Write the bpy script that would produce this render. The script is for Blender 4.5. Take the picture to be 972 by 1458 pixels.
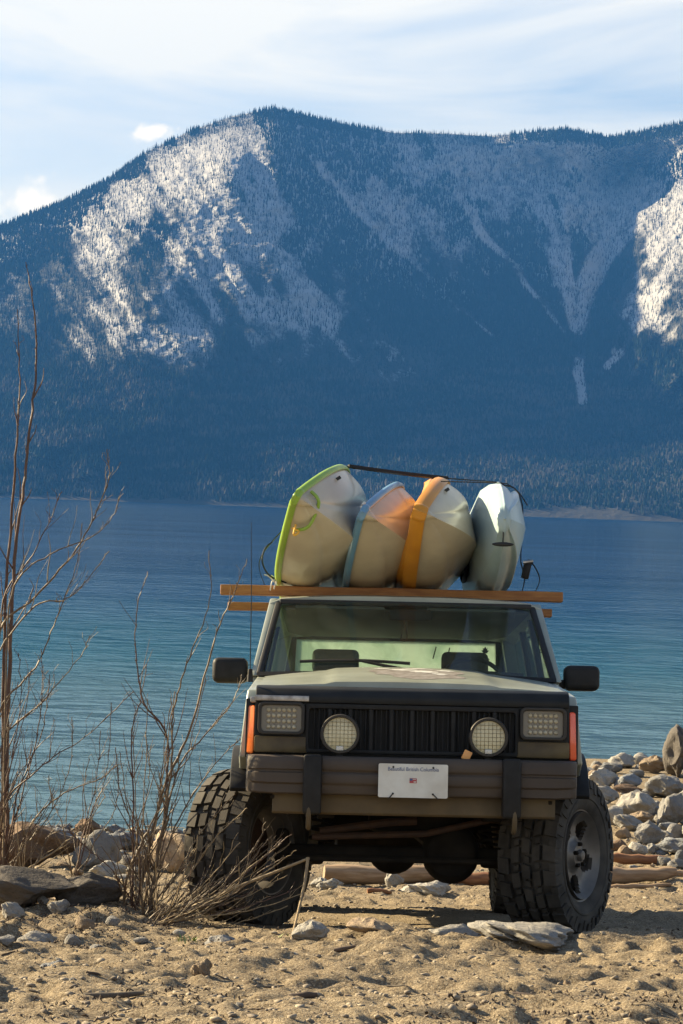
import bpy, bmesh, math, random
import numpy as np
from mathutils import Vector, Matrix, Euler

R = math.radians
random.seed(7)
RNG = np.random.default_rng(11)
scene = bpy.context.scene
COL = scene.collection
for o in list(bpy.data.objects):
    bpy.data.objects.remove(o)

# ------------------------------------------------------------------ camera
F_PX, CXP, CYP, EYE = 3553.0, 486.0, 729.0, 2.208
ROLL, PITCH = R(2.1), 5 / 3553.0
cam_d = bpy.data.cameras.new('camera')
cam = bpy.data.objects.new('camera', cam_d)
COL.objects.link(cam)
cam_d.sensor_fit = 'VERTICAL'
cam_d.sensor_height = 36
cam_d.sensor_width = 24
cam_d.lens = F_PX / 1458 * 36
cam_d.clip_start = .1
cam_d.clip_end = 60000
cam.matrix_world = (Matrix.Translation((0, 0, EYE)) @ Matrix.Rotation(R(90) - PITCH, 4, 'X')
                    @ Matrix.Rotation(ROLL, 4, 'Z'))
scene.camera = cam

# ------------------------------------------------------------------ sky, sun, exposure
SUN_EL, SUN_BACK = R(25), R(27)          # sun on the left, a little behind the car
sun_dir = Vector((-math.cos(SUN_EL) * math.cos(SUN_BACK), math.cos(SUN_EL) * math.sin(SUN_BACK), math.sin(SUN_EL)))
world = bpy.data.worlds.new('World')
scene.world = world
world.use_nodes = True
wn, wl = world.node_tree.nodes, world.node_tree.links
wn.clear()
w_out = wn.new('ShaderNodeOutputWorld')
w_bg = wn.new('ShaderNodeBackground')
w_sky = wn.new('ShaderNodeTexSky')
w_sky.sky_type = 'NISHITA'
w_sky.sun_disc = False
w_sky.sun_elevation = SUN_EL
w_sky.sun_rotation = -(R(90) - SUN_BACK)
w_sky.air_density = 1.0
w_sky.dust_density = 1.0
w_sky.ozone_density = 2.5
w_bg.inputs['Strength'].default_value = .035
# thin high cloud, streaked, over the whole sky
w_tc = wn.new('ShaderNodeTexCoord')
w_map = wn.new('ShaderNodeMapping')
w_map.inputs['Scale'].default_value = (2.0, 2.0, 9.0)
w_map.inputs['Rotation'].default_value = (R(4), R(-6), 0)
wl.new(w_tc.outputs['Generated'], w_map.inputs['Vector'])
w_no = wn.new('ShaderNodeTexNoise')
w_no.inputs['Scale'].default_value = 2.2
w_no.inputs['Detail'].default_value = 9
w_no.inputs['Roughness'].default_value = .55
w_no.inputs['Distortion'].default_value = .6
wl.new(w_map.outputs['Vector'], w_no.inputs['Vector'])
w_rmp = wn.new('ShaderNodeMapRange')
w_rmp.inputs['From Min'].default_value = .31
w_rmp.inputs['From Max'].default_value = .62
w_rmp.inputs['To Min'].default_value = .18
w_rmp.inputs['To Max'].default_value = .92
wl.new(w_no.outputs['Fac'], w_rmp.inputs['Value'])
# the thin layer is seen edge-on low down and through its thickness overhead
w_sep = wn.new('ShaderNodeSeparateXYZ')
wl.new(w_tc.outputs['Generated'], w_sep.inputs[0])
w_el = wn.new('ShaderNodeMapRange')
w_el.interpolation_type = 'SMOOTHSTEP'
w_el.inputs['From Min'].default_value = .22
w_el.inputs['From Max'].default_value = .52
w_el.inputs['To Min'].default_value = 1.0
w_el.inputs['To Max'].default_value = .12
wl.new(w_sep.outputs['Z'], w_el.inputs['Value'])
w_cov = wn.new('ShaderNodeMath')
w_cov.operation = 'MULTIPLY'
wl.new(w_rmp.outputs['Result'], w_cov.inputs[0])
wl.new(w_el.outputs['Result'], w_cov.inputs[1])
w_mix = wn.new('ShaderNodeMixRGB')
w_mix.inputs['Color2'].default_value = (10.2, 9.6, 8.3, 1)
wl.new(w_cov.outputs[0], w_mix.inputs['Fac'])
w_hs = wn.new('ShaderNodeHueSaturation')
w_hs.inputs['Saturation'].default_value = 1.1
w_hs.inputs['Value'].default_value = 1.35
wl.new(w_sky.outputs['Color'], w_hs.inputs['Color'])
wl.new(w_hs.outputs['Color'], w_mix.inputs['Color1'])
# two low cumulus puffs far off behind the mountain
def puff(direction, size, flat, prev):
    d = Vector(direction).normalized()
    vm = wn.new('ShaderNodeVectorMath'); vm.operation = 'SUBTRACT'
    vm.inputs[1].default_value = d
    wl.new(w_tc.outputs['Generated'], vm.inputs[0])
    sc = wn.new('ShaderNodeVectorMath'); sc.operation = 'MULTIPLY'
    sc.inputs[1].default_value = (1 / size, 1 / size, flat / size)
    wl.new(vm.outputs[0], sc.inputs[0])
    ln = wn.new('ShaderNodeVectorMath'); ln.operation = 'LENGTH'
    wl.new(sc.outputs[0], ln.inputs[0])
    n = wn.new('ShaderNodeTexNoise')
    n.inputs['Scale'].default_value = 1.9 / size
    n.inputs['Detail'].default_value = 6
    wl.new(w_tc.outputs['Generated'], n.inputs['Vector'])
    ad = wn.new('ShaderNodeMath'); ad.operation = 'MULTIPLY_ADD'
    ad.inputs[1].default_value = 2.2
    wl.new(n.outputs['Fac'], ad.inputs[0]); wl.new(ln.outputs['Value'], ad.inputs[2])
    mr = wn.new('ShaderNodeMapRange'); mr.interpolation_type = 'SMOOTHSTEP'
    mr.inputs['From Min'].default_value = 2.1
    mr.inputs['From Max'].default_value = 1.3
    wl.new(ad.outputs[0], mr.inputs['Value'])
    mx = wn.new('ShaderNodeMixRGB')
    mx.inputs['Color2'].default_value = (12.0, 10.8, 8.8, 1)
    wl.new(mr.outputs['Result'], mx.inputs['Fac']); wl.new(prev.outputs[0], mx.inputs['Color1'])
    return mx

def ray(px, py):
    dx, dy = px - CXP, py - CYP
    xr = dx * math.cos(ROLL) + dy * math.sin(ROLL)
    dn = -dx * math.sin(ROLL) + dy * math.cos(ROLL)
    c, s = math.cos(PITCH), math.sin(PITCH)
    return Vector((xr, c * F_PX - s * dn, -s * F_PX - c * dn)) / F_PX

w_last = puff(ray(214, 188), .0105, 2.6, w_mix)
w_last = puff(ray(48, 292), .0165, 1.5, w_last)
w_last = puff(ray(-130, 300), .03, 1.6, w_last)
wl.new(w_last.outputs[0], w_bg.inputs['Color'])
wl.new(w_bg.outputs[0], w_out.inputs['Surface'])

sun_l = bpy.data.lights.new('sun', 'SUN')
sun_l.energy = 5.0
sun_l.angle = R(.53)
sun_l.color = (1, .81, .51)
sun = bpy.data.objects.new('sun', sun_l)
COL.objects.link(sun)
sun.rotation_euler = sun_dir.to_track_quat('Z', 'Y').to_euler()
sun.location = (-40, 20, 40)

vs = scene.view_settings
vs.view_transform = 'Standard'
vs.look = 'None'
vs.exposure = 2.0
vs.gamma = 1
vs.use_curve_mapping = False

# ------------------------------------------------------------------ helpers
def tag(o, label=None, cat=None, group=None, kind=None):
    if label: o['label'] = label
    if cat: o['category'] = cat
    if group: o['group'] = group
    if kind: o['kind'] = kind
    return o

def empty(name, loc=(0, 0, 0)):
    o = bpy.data.objects.new(name, None)
    o.empty_display_size = .1
    o.location = loc
    COL.objects.link(o)
    return o

def link(name, me, mat=None, parent=None):
    if mat is not None and not me.materials:
        me.materials.append(mat)
    o = bpy.data.objects.new(name, me)
    COL.objects.link(o)
    if parent is not None:
        o.parent = parent
    return o

def np_mesh(name, v, f, smooth=True):
    """quads or triangles from numpy arrays"""
    me = bpy.data.meshes.new(name)
    v = np.asarray(v, dtype=np.float32); f = np.asarray(f, dtype=np.int32)
    k = f.shape[1]
    me.vertices.add(len(v)); me.vertices.foreach_set('co', v.ravel())
    me.loops.add(f.size); me.loops.foreach_set('vertex_index', f.ravel())
    me.polygons.add(len(f))
    me.polygons.foreach_set('loop_start', np.arange(0, f.size, k, dtype=np.int32))
    me.polygons.foreach_set('use_smooth', np.full(len(f), smooth, dtype=bool))
    me.update(calc_edges=True)
    return me

def grid_faces(nu, nv, wrap_u=False, wrap_v=False):
    iu = np.arange(nu if wrap_u else nu - 1); iv = np.arange(nv if wrap_v else nv - 1)
    a, b = np.meshgrid(iu, iv, indexing='ij')
    a2, b2 = (a + 1) % nu, (b + 1) % nv
    return np.stack([a * nv + b, a2 * nv + b, a2 * nv + b2, a * nv + b2], -1).reshape(-1, 4)

class MB:
    """collects shapes for one mesh"""
    def __init__(self):
        self.v, self.f = [], []
    def add(self, vs_, fs):
        o = len(self.v)
        self.v += [tuple(p) for p in vs_]
        self.f += [tuple(i + o for i in q) for q in fs]
        return self
    def box(self, c, s, rot=None):
        hx, hy, hz = s[0] / 2, s[1] / 2, s[2] / 2
        p = [Vector((x, y, z)) for x in (-hx, hx) for y in (-hy, hy) for z in (-hz, hz)]
        if rot: p = [rot @ q for q in p]
        p = [q + Vector(c) for q in p]
        return self.add(p, [(0, 1, 3, 2), (4, 6, 7, 5), (0, 4, 5, 1), (2, 3, 7, 6), (0, 2, 6, 4), (1, 5, 7, 3)])
    def hexa(self, p):
        return self.add(p, [(0, 3, 2, 1), (4, 5, 6, 7), (0, 1, 5, 4), (1, 2, 6, 5), (2, 3, 7, 6), (3, 0, 4, 7)])
    def prism(self, poly, a, b, axis='x'):
        def mk(u, w, t):
            return {'x': (t, u, w), 'y': (u, t, w), 'z': (u, w, t)}[axis]
        n = len(poly)
        p = [mk(u, w, a) for u, w in poly] + [mk(u, w, b) for u, w in poly]
        fs = [tuple(range(n))[::-1], tuple(range(n, 2 * n))]
        fs += [(i, (i + 1) % n, (i + 1) % n + n, i + n) for i in range(n)]
        return self.add(p, fs)
    def tube(self, pts, rad, n=6, caps=True):
        pts = [Vector(p) for p in pts]
        if not hasattr(rad, '__len__'): rad = [rad] * len(pts)
        up = Vector((.13, .31, .94)); vs_, fs = [], []
        for i, p in enumerate(pts):
            t = (pts[min(i + 1, len(pts) - 1)] - pts[max(i - 1, 0)]).normalized()
            if abs(t.dot(up)) > .97: up = Vector((1, .1, .05))
            a = t.cross(up).normalized(); b = t.cross(a).normalized()
            for k in range(n):
                q = 2 * math.pi * k / n
                vs_.append(p + (a * math.cos(q) + b * math.sin(q)) * rad[i])
        for i in range(len(pts) - 1):
            for k in range(n):
                fs.append((i * n + k, i * n + (k + 1) % n, (i + 1) * n + (k + 1) % n, (i + 1) * n + k))
        if caps:
            fs.append(tuple(range(n))[::-1]); fs.append(tuple(range((len(pts) - 1) * n, len(pts) * n)))
        return self.add(vs_, fs)
    def lathe(self, prof, c=(0, 0, 0), axis='y', n=32, closed=False):
        """prof: (radius, offset along axis)"""
        vs_, fs = [], []
        m = len(prof)
        for k in range(n):
            q = 2 * math.pi * k / n
            for r, h in prof:
                a, b = r * math.cos(q), r * math.sin(q)
                d = {'y': (a, h, b), 'x': (h, a, b), 'z': (a, b, h)}[axis]
                vs_.append((c[0] + d[0], c[1] + d[1], c[2] + d[2]))
        for k in range(n):
            for j in range(m if closed else m - 1):
                j2 = (j + 1) % m
                fs.append((k * m + j, ((k + 1) % n) * m + j, ((k + 1) % n) * m + j2, k * m + j2))
        return self.add(vs_, fs)
    def ball(self, c, r, nu=10, nv=6):
        prof = [(max(1e-4, math.sin(math.pi * i / nv)), -math.cos(math.pi * i / nv)) for i in range(nv + 1)]
        o = len(self.v)
        self.lathe(prof, axis='z', n=nu)
        for i in range(o, len(self.v)):
            x, y, z = self.v[i]
            self.v[i] = (c[0] + x * r[0], c[1] + y * r[1], c[2] + z * r[2])
        return self
    def build(self, name, mat, parent=None, bevel=0, smooth=True, segs=2, angle=35):
        me = bpy.data.meshes.new(name)
        bm = bmesh.new()
        vv = [bm.verts.new(p) for p in self.v]
        for q in self.f:
            try: bm.faces.new([vv[i] for i in q])
            except ValueError: pass
        bmesh.ops.recalc_face_normals(bm, faces=bm.faces)
        if bevel:
            es = [e for e in bm.edges if len(e.link_faces) == 2 and e.calc_face_angle(0) > R(30)]
            bmesh.ops.bevel(bm, geom=es, offset=bevel, segments=segs, profile=.5, affect='EDGES', clamp_overlap=True)
        bm.to_mesh(me); bm.free()
        for p in me.polygons: p.use_smooth = smooth
        if smooth:
            try: me.set_sharp_from_angle(angle=R(angle))
            except Exception: pass
        return link(name, me, mat, parent)

def smooth_path(pts, k=6):
    """Catmull-Rom through points"""
    P = [Vector(p) for p in pts]
    if len(P) < 3:
        return [P[0].lerp(P[-1], i / k) for i in range(k + 1)]
    out = []
    for i in range(len(P) - 1):
        p0, p1, p2, p3 = P[max(i - 1, 0)], P[i], P[i + 1], P[min(i + 2, len(P) - 1)]
        for j in range(k):
            t = j / k
            out.append(.5 * ((2 * p1) + (p2 - p0) * t + (2 * p0 - 5 * p1 + 4 * p2 - p3) * t * t + (3 * p1 - p0 - 3 * p2 + p3) * t ** 3))
    out.append(P[-1])
    return out

# numpy value noise
def _h(ix, iy, seed):
    n = (ix.astype(np.int64) * 374761393 + iy.astype(np.int64) * 668265263 + seed * 974711) & 0xFFFFFFFF
    n = ((n ^ (n >> 13)) * 1274126177) & 0xFFFFFFFF
    n = ((n ^ (n >> 16)) * 2246822519) & 0xFFFFFFFF
    return ((n ^ (n >> 15)) & 0xFFFFFF) / float(0xFFFFFF)
def vnoise(x, y, seed=0):
    x = np.asarray(x, float); y = np.asarray(y, float)
    ix, iy = np.floor(x), np.floor(y)
    fx, fy = x - ix, y - iy
    fx = fx * fx * fx * (fx * (fx * 6 - 15) + 10); fy = fy * fy * fy * (fy * (fy * 6 - 15) + 10)
    a, b = _h(ix, iy, seed), _h(ix + 1, iy, seed)
    c, d = _h(ix, iy + 1, seed), _h(ix + 1, iy + 1, seed)
    return (a + (b - a) * fx) * (1 - fy) + (c + (d - c) * fx) * fy - .5
def fbm(x, y, oct=4, seed=0, gain=.5):
    s, a = 0, 1.0
    for i in range(oct):
        s = s + a * vnoise(x * 2.03 ** i + 17.3 * i, y * 2.03 ** i - 9.1 * i, seed + i); a *= gain
    return s
def sstep(a, b, x):
    t = np.clip((np.asarray(x, float) - a) / (b - a), 0, 1)
    return t * t * (3 - 2 * t)

# ------------------------------------------------------------------ materials
def nt(name):
    m = bpy.data.materials.new(name); m.use_nodes = True
    t = m.node_tree
    return m, t, t.nodes, t.links, t.nodes['Principled BSDF']

def pmat(name, c1, c2=None, scale=8, rough=.6, metal=0, bump=0, bscale=60, coat=0, dust=None, dust_amt=0, spec=.5, detail=6, stretch=(1, 1, 1), lo=.35, hi=.65, rough2=None, bdist=.01):
    m, t, n, l, bs = nt(name)
    tc = n.new('ShaderNodeTexCoord'); mp = n.new('ShaderNodeMapping')
    mp.inputs['Scale'].default_value = stretch
    oi = n.new('ShaderNodeObjectInfo')
    l.new(tc.outputs['Object'], mp.inputs['Vector'])
    # each object gets its own piece of the pattern
    sh = n.new('ShaderNodeVectorMath'); sh.operation = 'MULTIPLY'; sh.inputs[1].default_value = (37, 53, 71)
    cmb = n.new('ShaderNodeCombineXYZ')
    for k in 'XYZ': l.new(oi.outputs['Random'], cmb.inputs[k])
    l.new(cmb.outputs[0], sh.inputs[0]); l.new(sh.outputs[0], mp.inputs['Location'])
    def noise(s, d=detail):
        q = n.new('ShaderNodeTexNoise'); q.inputs['Scale'].default_value = s; q.inputs['Detail'].default_value = d
        l.new(mp.outputs[0], q.inputs['Vector']); return q
    c2 = c2 or c1
    q = noise(scale)
    mr = n.new('ShaderNodeMapRange'); mr.inputs['From Min'].default_value = lo; mr.inputs['From Max'].default_value = hi
    l.new(q.outputs['Fac'], mr.inputs['Value'])
    mx = n.new('ShaderNodeMixRGB'); mx.inputs['Color1'].default_value = (*c1, 1); mx.inputs['Color2'].default_value = (*c2, 1)
    l.new(mr.outputs[0], mx.inputs['Fac'])
    last = mx
    if dust:
        q2 = noise(scale * .6, 8)
        mr2 = n.new('ShaderNodeMapRange'); mr2.inputs['From Min'].default_value = .35; mr2.inputs['From Max'].default_value = .75
        mr2.inputs['To Max'].default_value = dust_amt
        mr2.inputs['To Min'].default_value = dust_amt * .3
        l.new(q2.outputs['Fac'], mr2.inputs['Value'])
        m2 = n.new('ShaderNodeMixRGB'); m2.inputs['Color2'].default_value = (*dust, 1)
        l.new(mr2.outputs[0], m2.inputs['Fac']); l.new(last.outputs[0], m2.inputs['Color1']); last = m2
    l.new(last.outputs[0], bs.inputs['Base Color'])
    bs.inputs['Roughness'].default_value = rough
    if rough2 is not None:
        rr = n.new('ShaderNodeMapRange'); rr.inputs['To Min'].default_value = rough; rr.inputs['To Max'].default_value = rough2
        l.new(q.outputs['Fac'], rr.inputs['Value']); l.new(rr.outputs[0], bs.inputs['Roughness'])
    bs.inputs['Metallic'].default_value = metal
    bs.inputs['Specular IOR Level'].default_value = spec
    bs.inputs['Coat Weight'].default_value = coat
    if bump:
        q3 = noise(bscale, 8)
        bp = n.new('ShaderNodeBump'); bp.inputs['Strength'].default_value = bump; bp.inputs['Distance'].default_value = bdist
        l.new(q3.outputs['Fac'], bp.inputs['Height']); l.new(bp.outputs[0], bs.inputs['Normal'])
    return m

DUST = (.30, .25, .18)
M = {}
M['paint'] = pmat('pale_paint', (.30, .335, .29), (.22, .25, .215), 5, .34, coat=.3, dust=DUST, dust_amt=.14, bump=.03, bscale=40)
M['black_paint'] = pmat('worn_black_paint', (.010, .012, .014), (.018, .02, .021), 6, .5, dust=DUST, dust_amt=.02, spec=.18)
M['black'] = pmat('black_plastic', (.012, .012, .012), (.018, .018, .018), 20, .55, dust=DUST, dust_amt=.02, spec=.18)
M['black_deep'] = pmat('black_rubber_trim', (.01, .01, .01), None, 10, .6)
M['bumper'] = pmat('faded_bumper_plastic', (.040, .030, .024), (.052, .040, .032), 5, .6, spec=.25, dust=DUST, dust_amt=.10, bump=.08, bscale=90)
M['tan_metal'] = pmat('dusty_tan_metal', (.10, .072, .038), (.065, .048, .028), 7, .7, spec=.2, dust=(.34, .27, .16), dust_amt=.12)
M['under'] = pmat('dirty_chassis', (.009, .008, .007), (.018, .015, .012), 9, .9, spec=.08, dust=DUST, dust_amt=.03)
M['rust'] = pmat('rusty_steel', (0.056, 0.025, 0.010), (0.032, 0.016, 0.009), 18, .8)
M['chrome'] = pmat('dull_steel', (.45, .44, .42), (.3, .28, .26), 20, .35, metal=.8)
M['silver'] = pmat('flaked_silver', (.42, .40, .37), (.22, .2, .18), 30, .4, metal=.5)
M['amber'] = pmat('orange_lens', (.85, .20, .03), (.75, .15, .02), 10, .25, coat=.5)
M['red_amber'] = pmat('red_orange_lens', (.80, .10, .03), (.7, .08, .02), 10, .25, coat=.5)
M['park'] = pmat('smoked_amber_lens', (.11, .08, .035), (.075, .052, .025), 14, .3, coat=0, spec=.2, dust=DUST, dust_amt=.05)
M['lamp_black'] = pmat('lamp_housing', (.03, .028, .025), None, 10, .5, spec=.2, dust=DUST, dust_amt=.07)
M['led'] = pmat('led_lens_glass', (.46, .41, .28), (.36, .32, .22), 20, .18, coat=.6)
M['led_back'] = pmat('led_reflector', (.16, .14, .11), None, 20, .3, metal=.3)
M['cream_lens'] = pmat('cream_lamp_lens', (.58, .53, .33), (.50, .45, .27), 12, .3, coat=.3)
M['plate'] = pmat('plate_white', (.66, .67, .62), (.55, .54, .48), 9, .5, dust=DUST, dust_amt=.2)
M['plate_blue'] = pmat('plate_blue_ink', (.06, .10, .22), None, 5, .6)
M['flag_red'] = pmat('plate_red_ink', (.35, .05, .06), None, 5, .6)
M['rubber'] = pmat('tyre_rubber', (.014, .0135, .013), (.022, .021, .02), 16, .8, spec=.2, dust=(.20, .175, .14), dust_amt=.32, bump=.15, bscale=120)
M['rim'] = pmat('dull_dark_rim', (.085, .08, .075), (.12, .11, .10), 14, .42, metal=.4, dust=DUST, dust_amt=.2)
M['fabric'] = pmat('seat_fabric', (.04, .038, .035), (.06, .055, .05), 30, .9)
M['dash'] = pmat('dash_vinyl', (.03, .03, .03), (.05, .05, .045), 20, .6)
M['headliner'] = pmat('headliner', (.10, .10, .085), None, 20, .9)
M['worn'] = pmat('bare_primer_patch', (.10, .085, .075), (.2, .19, .18), 30, .7)
M['white_worn'] = pmat('flaked_white_paint', (.60, .61, .59), (.40, .40, .38), 30, .5)
M['wood'] = pmat('lumber', (0.360, 0.158, 0.043), (0.245, 0.094, 0.025), 5, .7, stretch=(1.5, 14, 14), bump=.2, bscale=14)
M['strap'] = pmat('black_webbing', (.012, .012, .014), None, 60, .8)
M['hull_cream'] = pmat('cream_hull_plastic', (.55, .49, .36), (.46, .40, .29), 5, .35, dust=(.36, .30, .2), dust_amt=.3, bump=.04, bscale=25, coat=.2)
M['hull_cream2'] = pmat('scuffed_cream_hull_plastic', (.56, .48, .34), (.45, .38, .27), 6, .38, dust=(.36, .30, .2), dust_amt=.35, bump=.04, bscale=25, coat=.15)
M['hull_blue'] = pmat('pale_blue_hull_plastic', (.34, .46, .48), (.28, .39, .41), 4, .38, dust=(.36, .30, .2), dust_amt=.18, bump=.03, bscale=25, coat=.15)
M['green'] = pmat('lime_green_plastic', (0.264, 0.416, 0.048), (0.224, 0.360, 0.040), 6, .4)
M['blue'] = pmat('blue_plastic', (.10, .20, .34), (.08, .15, .28), 6, .4)
M['sky_blue'] = pmat('light_blue_plastic', (.15, .30, .44), (.12, .25, .38), 6, .3)
M['orange'] = pmat('orange_plastic', (.58, .25, .018), (.50, .20, .014), 6, .4)
M['yellow'] = pmat('yellow_cord', (.7, .4, .05), None, 10, .7)
M['white_cord'] = pmat('pale_cord', (.6, .58, .5), None, 10, .8)
M['twig'] = pmat('willow_bark', (0.083, 0.052, 0.030), (0.132, 0.094, 0.055), 20, .6, bump=.2, bscale=80)
M['twig_red'] = pmat('reddish_willow_bark', (0.088, 0.041, 0.025), (0.055, 0.028, 0.019), 20, .55, bump=.2, bscale=80)
M['twig_pale'] = pmat('pale_dead_twig', (0.252, 0.189, 0.105), (0.196, 0.140, 0.077), 25, .7, bump=.2, bscale=60)
M['drift'] = pmat('driftwood', (0.315, 0.225, 0.143), (0.210, 0.135, 0.075), 4, .8, stretch=(1.2, 12, 12), bump=.4, bscale=8)
M['drift_red'] = pmat('red_brown_driftwood', (0.252, 0.119, 0.049), (0.154, 0.063, 0.028), 5, .8, stretch=(1.2, 10, 10), bump=.4, bscale=8)
M['litter'] = pmat('leaf_litter', (0.068, 0.044, 0.026), (0.040, 0.028, 0.020), 6, .85)
M['bark_dark'] = pmat('dark_bark', (.05, .036, .026), (.085, .06, .045), 12, .9, bump=.4, bscale=30)
M['stick'] = pmat('weathered_stick', (0.120, 0.101, 0.075), (0.075, 0.060, 0.045), 16, .85, bump=.3, bscale=40)
M['grass'] = pmat('green_shoot', (.12, .20, .04), (.2, .24, .07), 8, .6)

def rockmat(name, a, b, c):
    """speckled stone: broad tone, fine grain, a few stains"""
    m, t, n, l, bs = nt(name)
    tc = n.new('ShaderNodeTexCoord'); oi = n.new('ShaderNodeObjectInfo')
    add = n.new('ShaderNodeVectorMath'); add.operation = 'ADD'
    cmb = n.new('ShaderNodeCombineXYZ'); mul = n.new('ShaderNodeMath'); mul.operation = 'MULTIPLY'; mul.inputs[1].default_value = 91
    l.new(oi.outputs['Random'], mul.inputs[0])
    for k in 'XYZ': l.new(mul.outputs[0], cmb.inputs[k])
    l.new(tc.outputs['Object'], add.inputs[0]); l.new(cmb.outputs[0], add.inputs[1])
    def noise(s, d):
        q = n.new('ShaderNodeTexNoise'); q.inputs['Scale'].default_value = s; q.inputs['Detail'].default_value = d
        q.inputs['Roughness'].default_value = .6
        l.new(add.outputs[0], q.inputs['Vector']); return q
    n1, n2, n3 = noise(1.6, 6), noise(14, 5), noise(4, 8)
    r1 = n.new('ShaderNodeMapRange'); r1.inputs['From Min'].default_value = .35; r1.inputs['From Max'].default_value = .65
    l.new(n1.outputs['Fac'], r1.inputs['Value'])
    m1 = n.new('ShaderNodeMixRGB'); m1.inputs['Color1'].default_value = (*a, 1); m1.inputs['Color2'].default_value = (*b, 1)
    l.new(r1.outputs[0], m1.inputs['Fac'])
    r2 = n.new('ShaderNodeMapRange'); r2.inputs['From Min'].default_value = .52; r2.inputs['From Max'].default_value = .7; r2.inputs['To Max'].default_value = .75
    l.new(n2.outputs['Fac'], r2.inputs['Value'])
    m2 = n.new('ShaderNodeMixRGB'); m2.inputs['Color2'].default_value = (*c, 1)
    l.new(r2.outputs[0], m2.inputs['Fac']); l.new(m1.outputs[0], m2.inputs['Color1'])
    hv = n.new('ShaderNodeHueSaturation')
    vr = n.new('ShaderNodeMapRange'); vr.inputs['To Min'].default_value = .75; vr.inputs['To Max'].default_value = 1.2
    l.new(oi.outputs['Random'], vr.inputs['Value']); l.new(vr.outputs[0], hv.inputs['Value'])
    l.new(m2.outputs[0], hv.inputs['Color'])
    l.new(hv.outputs[0], bs.inputs['Base Color'])
    bs.inputs['Roughness'].default_value = .85
    bs.inputs['Specular IOR Level'].default_value = .25
    bp = n.new('ShaderNodeBump'); bp.inputs['Strength'].default_value = .55; bp.inputs['Distance'].default_value = .05
    l.new(n3.outputs['Fac'], bp.inputs['Height']); l.new(bp.outputs[0], bs.inputs['Normal'])
    return m
M['r_grey'] = rockmat('grey_stone', (0.240, 0.232, 0.216), (0.176, 0.172, 0.164), (0.112, 0.108, 0.104))
M['r_pale'] = rockmat('pale_stone', (0.320, 0.303, 0.271), (0.246, 0.234, 0.209), (0.156, 0.148, 0.131))
M['r_tan'] = rockmat('tan_stone', (0.288, 0.224, 0.152), (0.216, 0.160, 0.112), (0.136, 0.104, 0.072))
M['r_brown'] = rockmat('brown_stone', (0.143, 0.094, 0.060), (0.098, 0.064, 0.041), (0.060, 0.041, 0.030))
M['r_dark'] = rockmat('dark_and_shade_stone', (0.098, 0.086, 0.075), (0.068, 0.060, 0.053), (0.041, 0.038, 0.034))  # dark boulder stone, and the painted shade of the bank front rocks
M['r_blue'] = rockmat('blue_grey_stone', (0.192, 0.200, 0.208), (0.136, 0.144, 0.152), (0.096, 0.096, 0.104))
RM = {'g': 'r_grey', 'p': 'r_pale', 't': 'r_tan', 'b': 'r_brown', 'd': 'r_dark', 'u': 'r_blue'}

def glass(name, tint, dusty, dust_col, gloss=.9, f0=.06):
    m, t, n, l, bs = nt(name)
    n.remove(bs)
    out = n['Material Output']
    tr = n.new('ShaderNodeBsdfTransparent'); tr.inputs['Color'].default_value = (*tint, 1)
    gl = n.new('ShaderNodeBsdfGlossy'); gl.inputs['Roughness'].default_value = .03; gl.inputs['Color'].default_value = (gloss, gloss, gloss, 1)
    fr = n.new('ShaderNodeLayerWeight'); fr.inputs['Blend'].default_value = .18
    mr = n.new('ShaderNodeMapRange'); mr.inputs['To Min'].default_value = f0; mr.inputs['To Max'].default_value = .8
    l.new(fr.outputs['Fresnel'], mr.inputs['Value'])
    mx = n.new('ShaderNodeMixShader')
    l.new(mr.outputs[0], mx.inputs[0]); l.new(tr.outputs[0], mx.inputs[1]); l.new(gl.outputs[0], mx.inputs[2])
    df = n.new('ShaderNodeBsdfDiffuse'); df.inputs['Color'].default_value = (*dust_col, 1)
    tl = n.new('ShaderNodeBsdfTranslucent'); tl.inputs['Color'].default_value = (*dust_col, 1)
    dm = n.new('ShaderNodeMixShader'); dm.inputs[0].default_value = .5
    l.new(df.outputs[0], dm.inputs[1]); l.new(tl.outputs[0], dm.inputs[2])
    tc = n.new('ShaderNodeTexCoord'); q = n.new('ShaderNodeTexNoise'); q.inputs['Scale'].default_value = 4; q.inputs['Detail'].default_value = 8
    q.inputs['Distortion'].default_value = 1.5
    l.new(tc.outputs['Object'], q.inputs['Vector'])
    dr = n.new('ShaderNodeMapRange'); dr.inputs['From Min'].default_value = .3; dr.inputs['From Max'].default_value = .75
    dr.inputs['To Min'].default_value = dusty * .45; dr.inputs['To Max'].default_value = dusty * 1.5
    l.new(q.outputs['Fac'], dr.inputs['Value'])
    m2 = n.new('ShaderNodeMixShader')
    l.new(dr.outputs[0], m2.inputs[0]); l.new(mx.outputs[0], m2.inputs[1]); l.new(dm.outputs[0], m2.inputs[2])
    l.new(m2.outputs[0], out.inputs['Surface'])
    return m
M['windshield'] = glass('windshield_glass', (.76, .86, .79), .09, (.40, .48, .43))  # dust film, deepened to stand in for pale reflections as well
M['side_glass'] = glass('side_glass', (.55, .66, .58), .05, (.4, .45, .4))
M['rear_glass'] = glass('dusty_rear_glass', (.62, .78, .6), .92, (.84, .92, .84))

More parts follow.
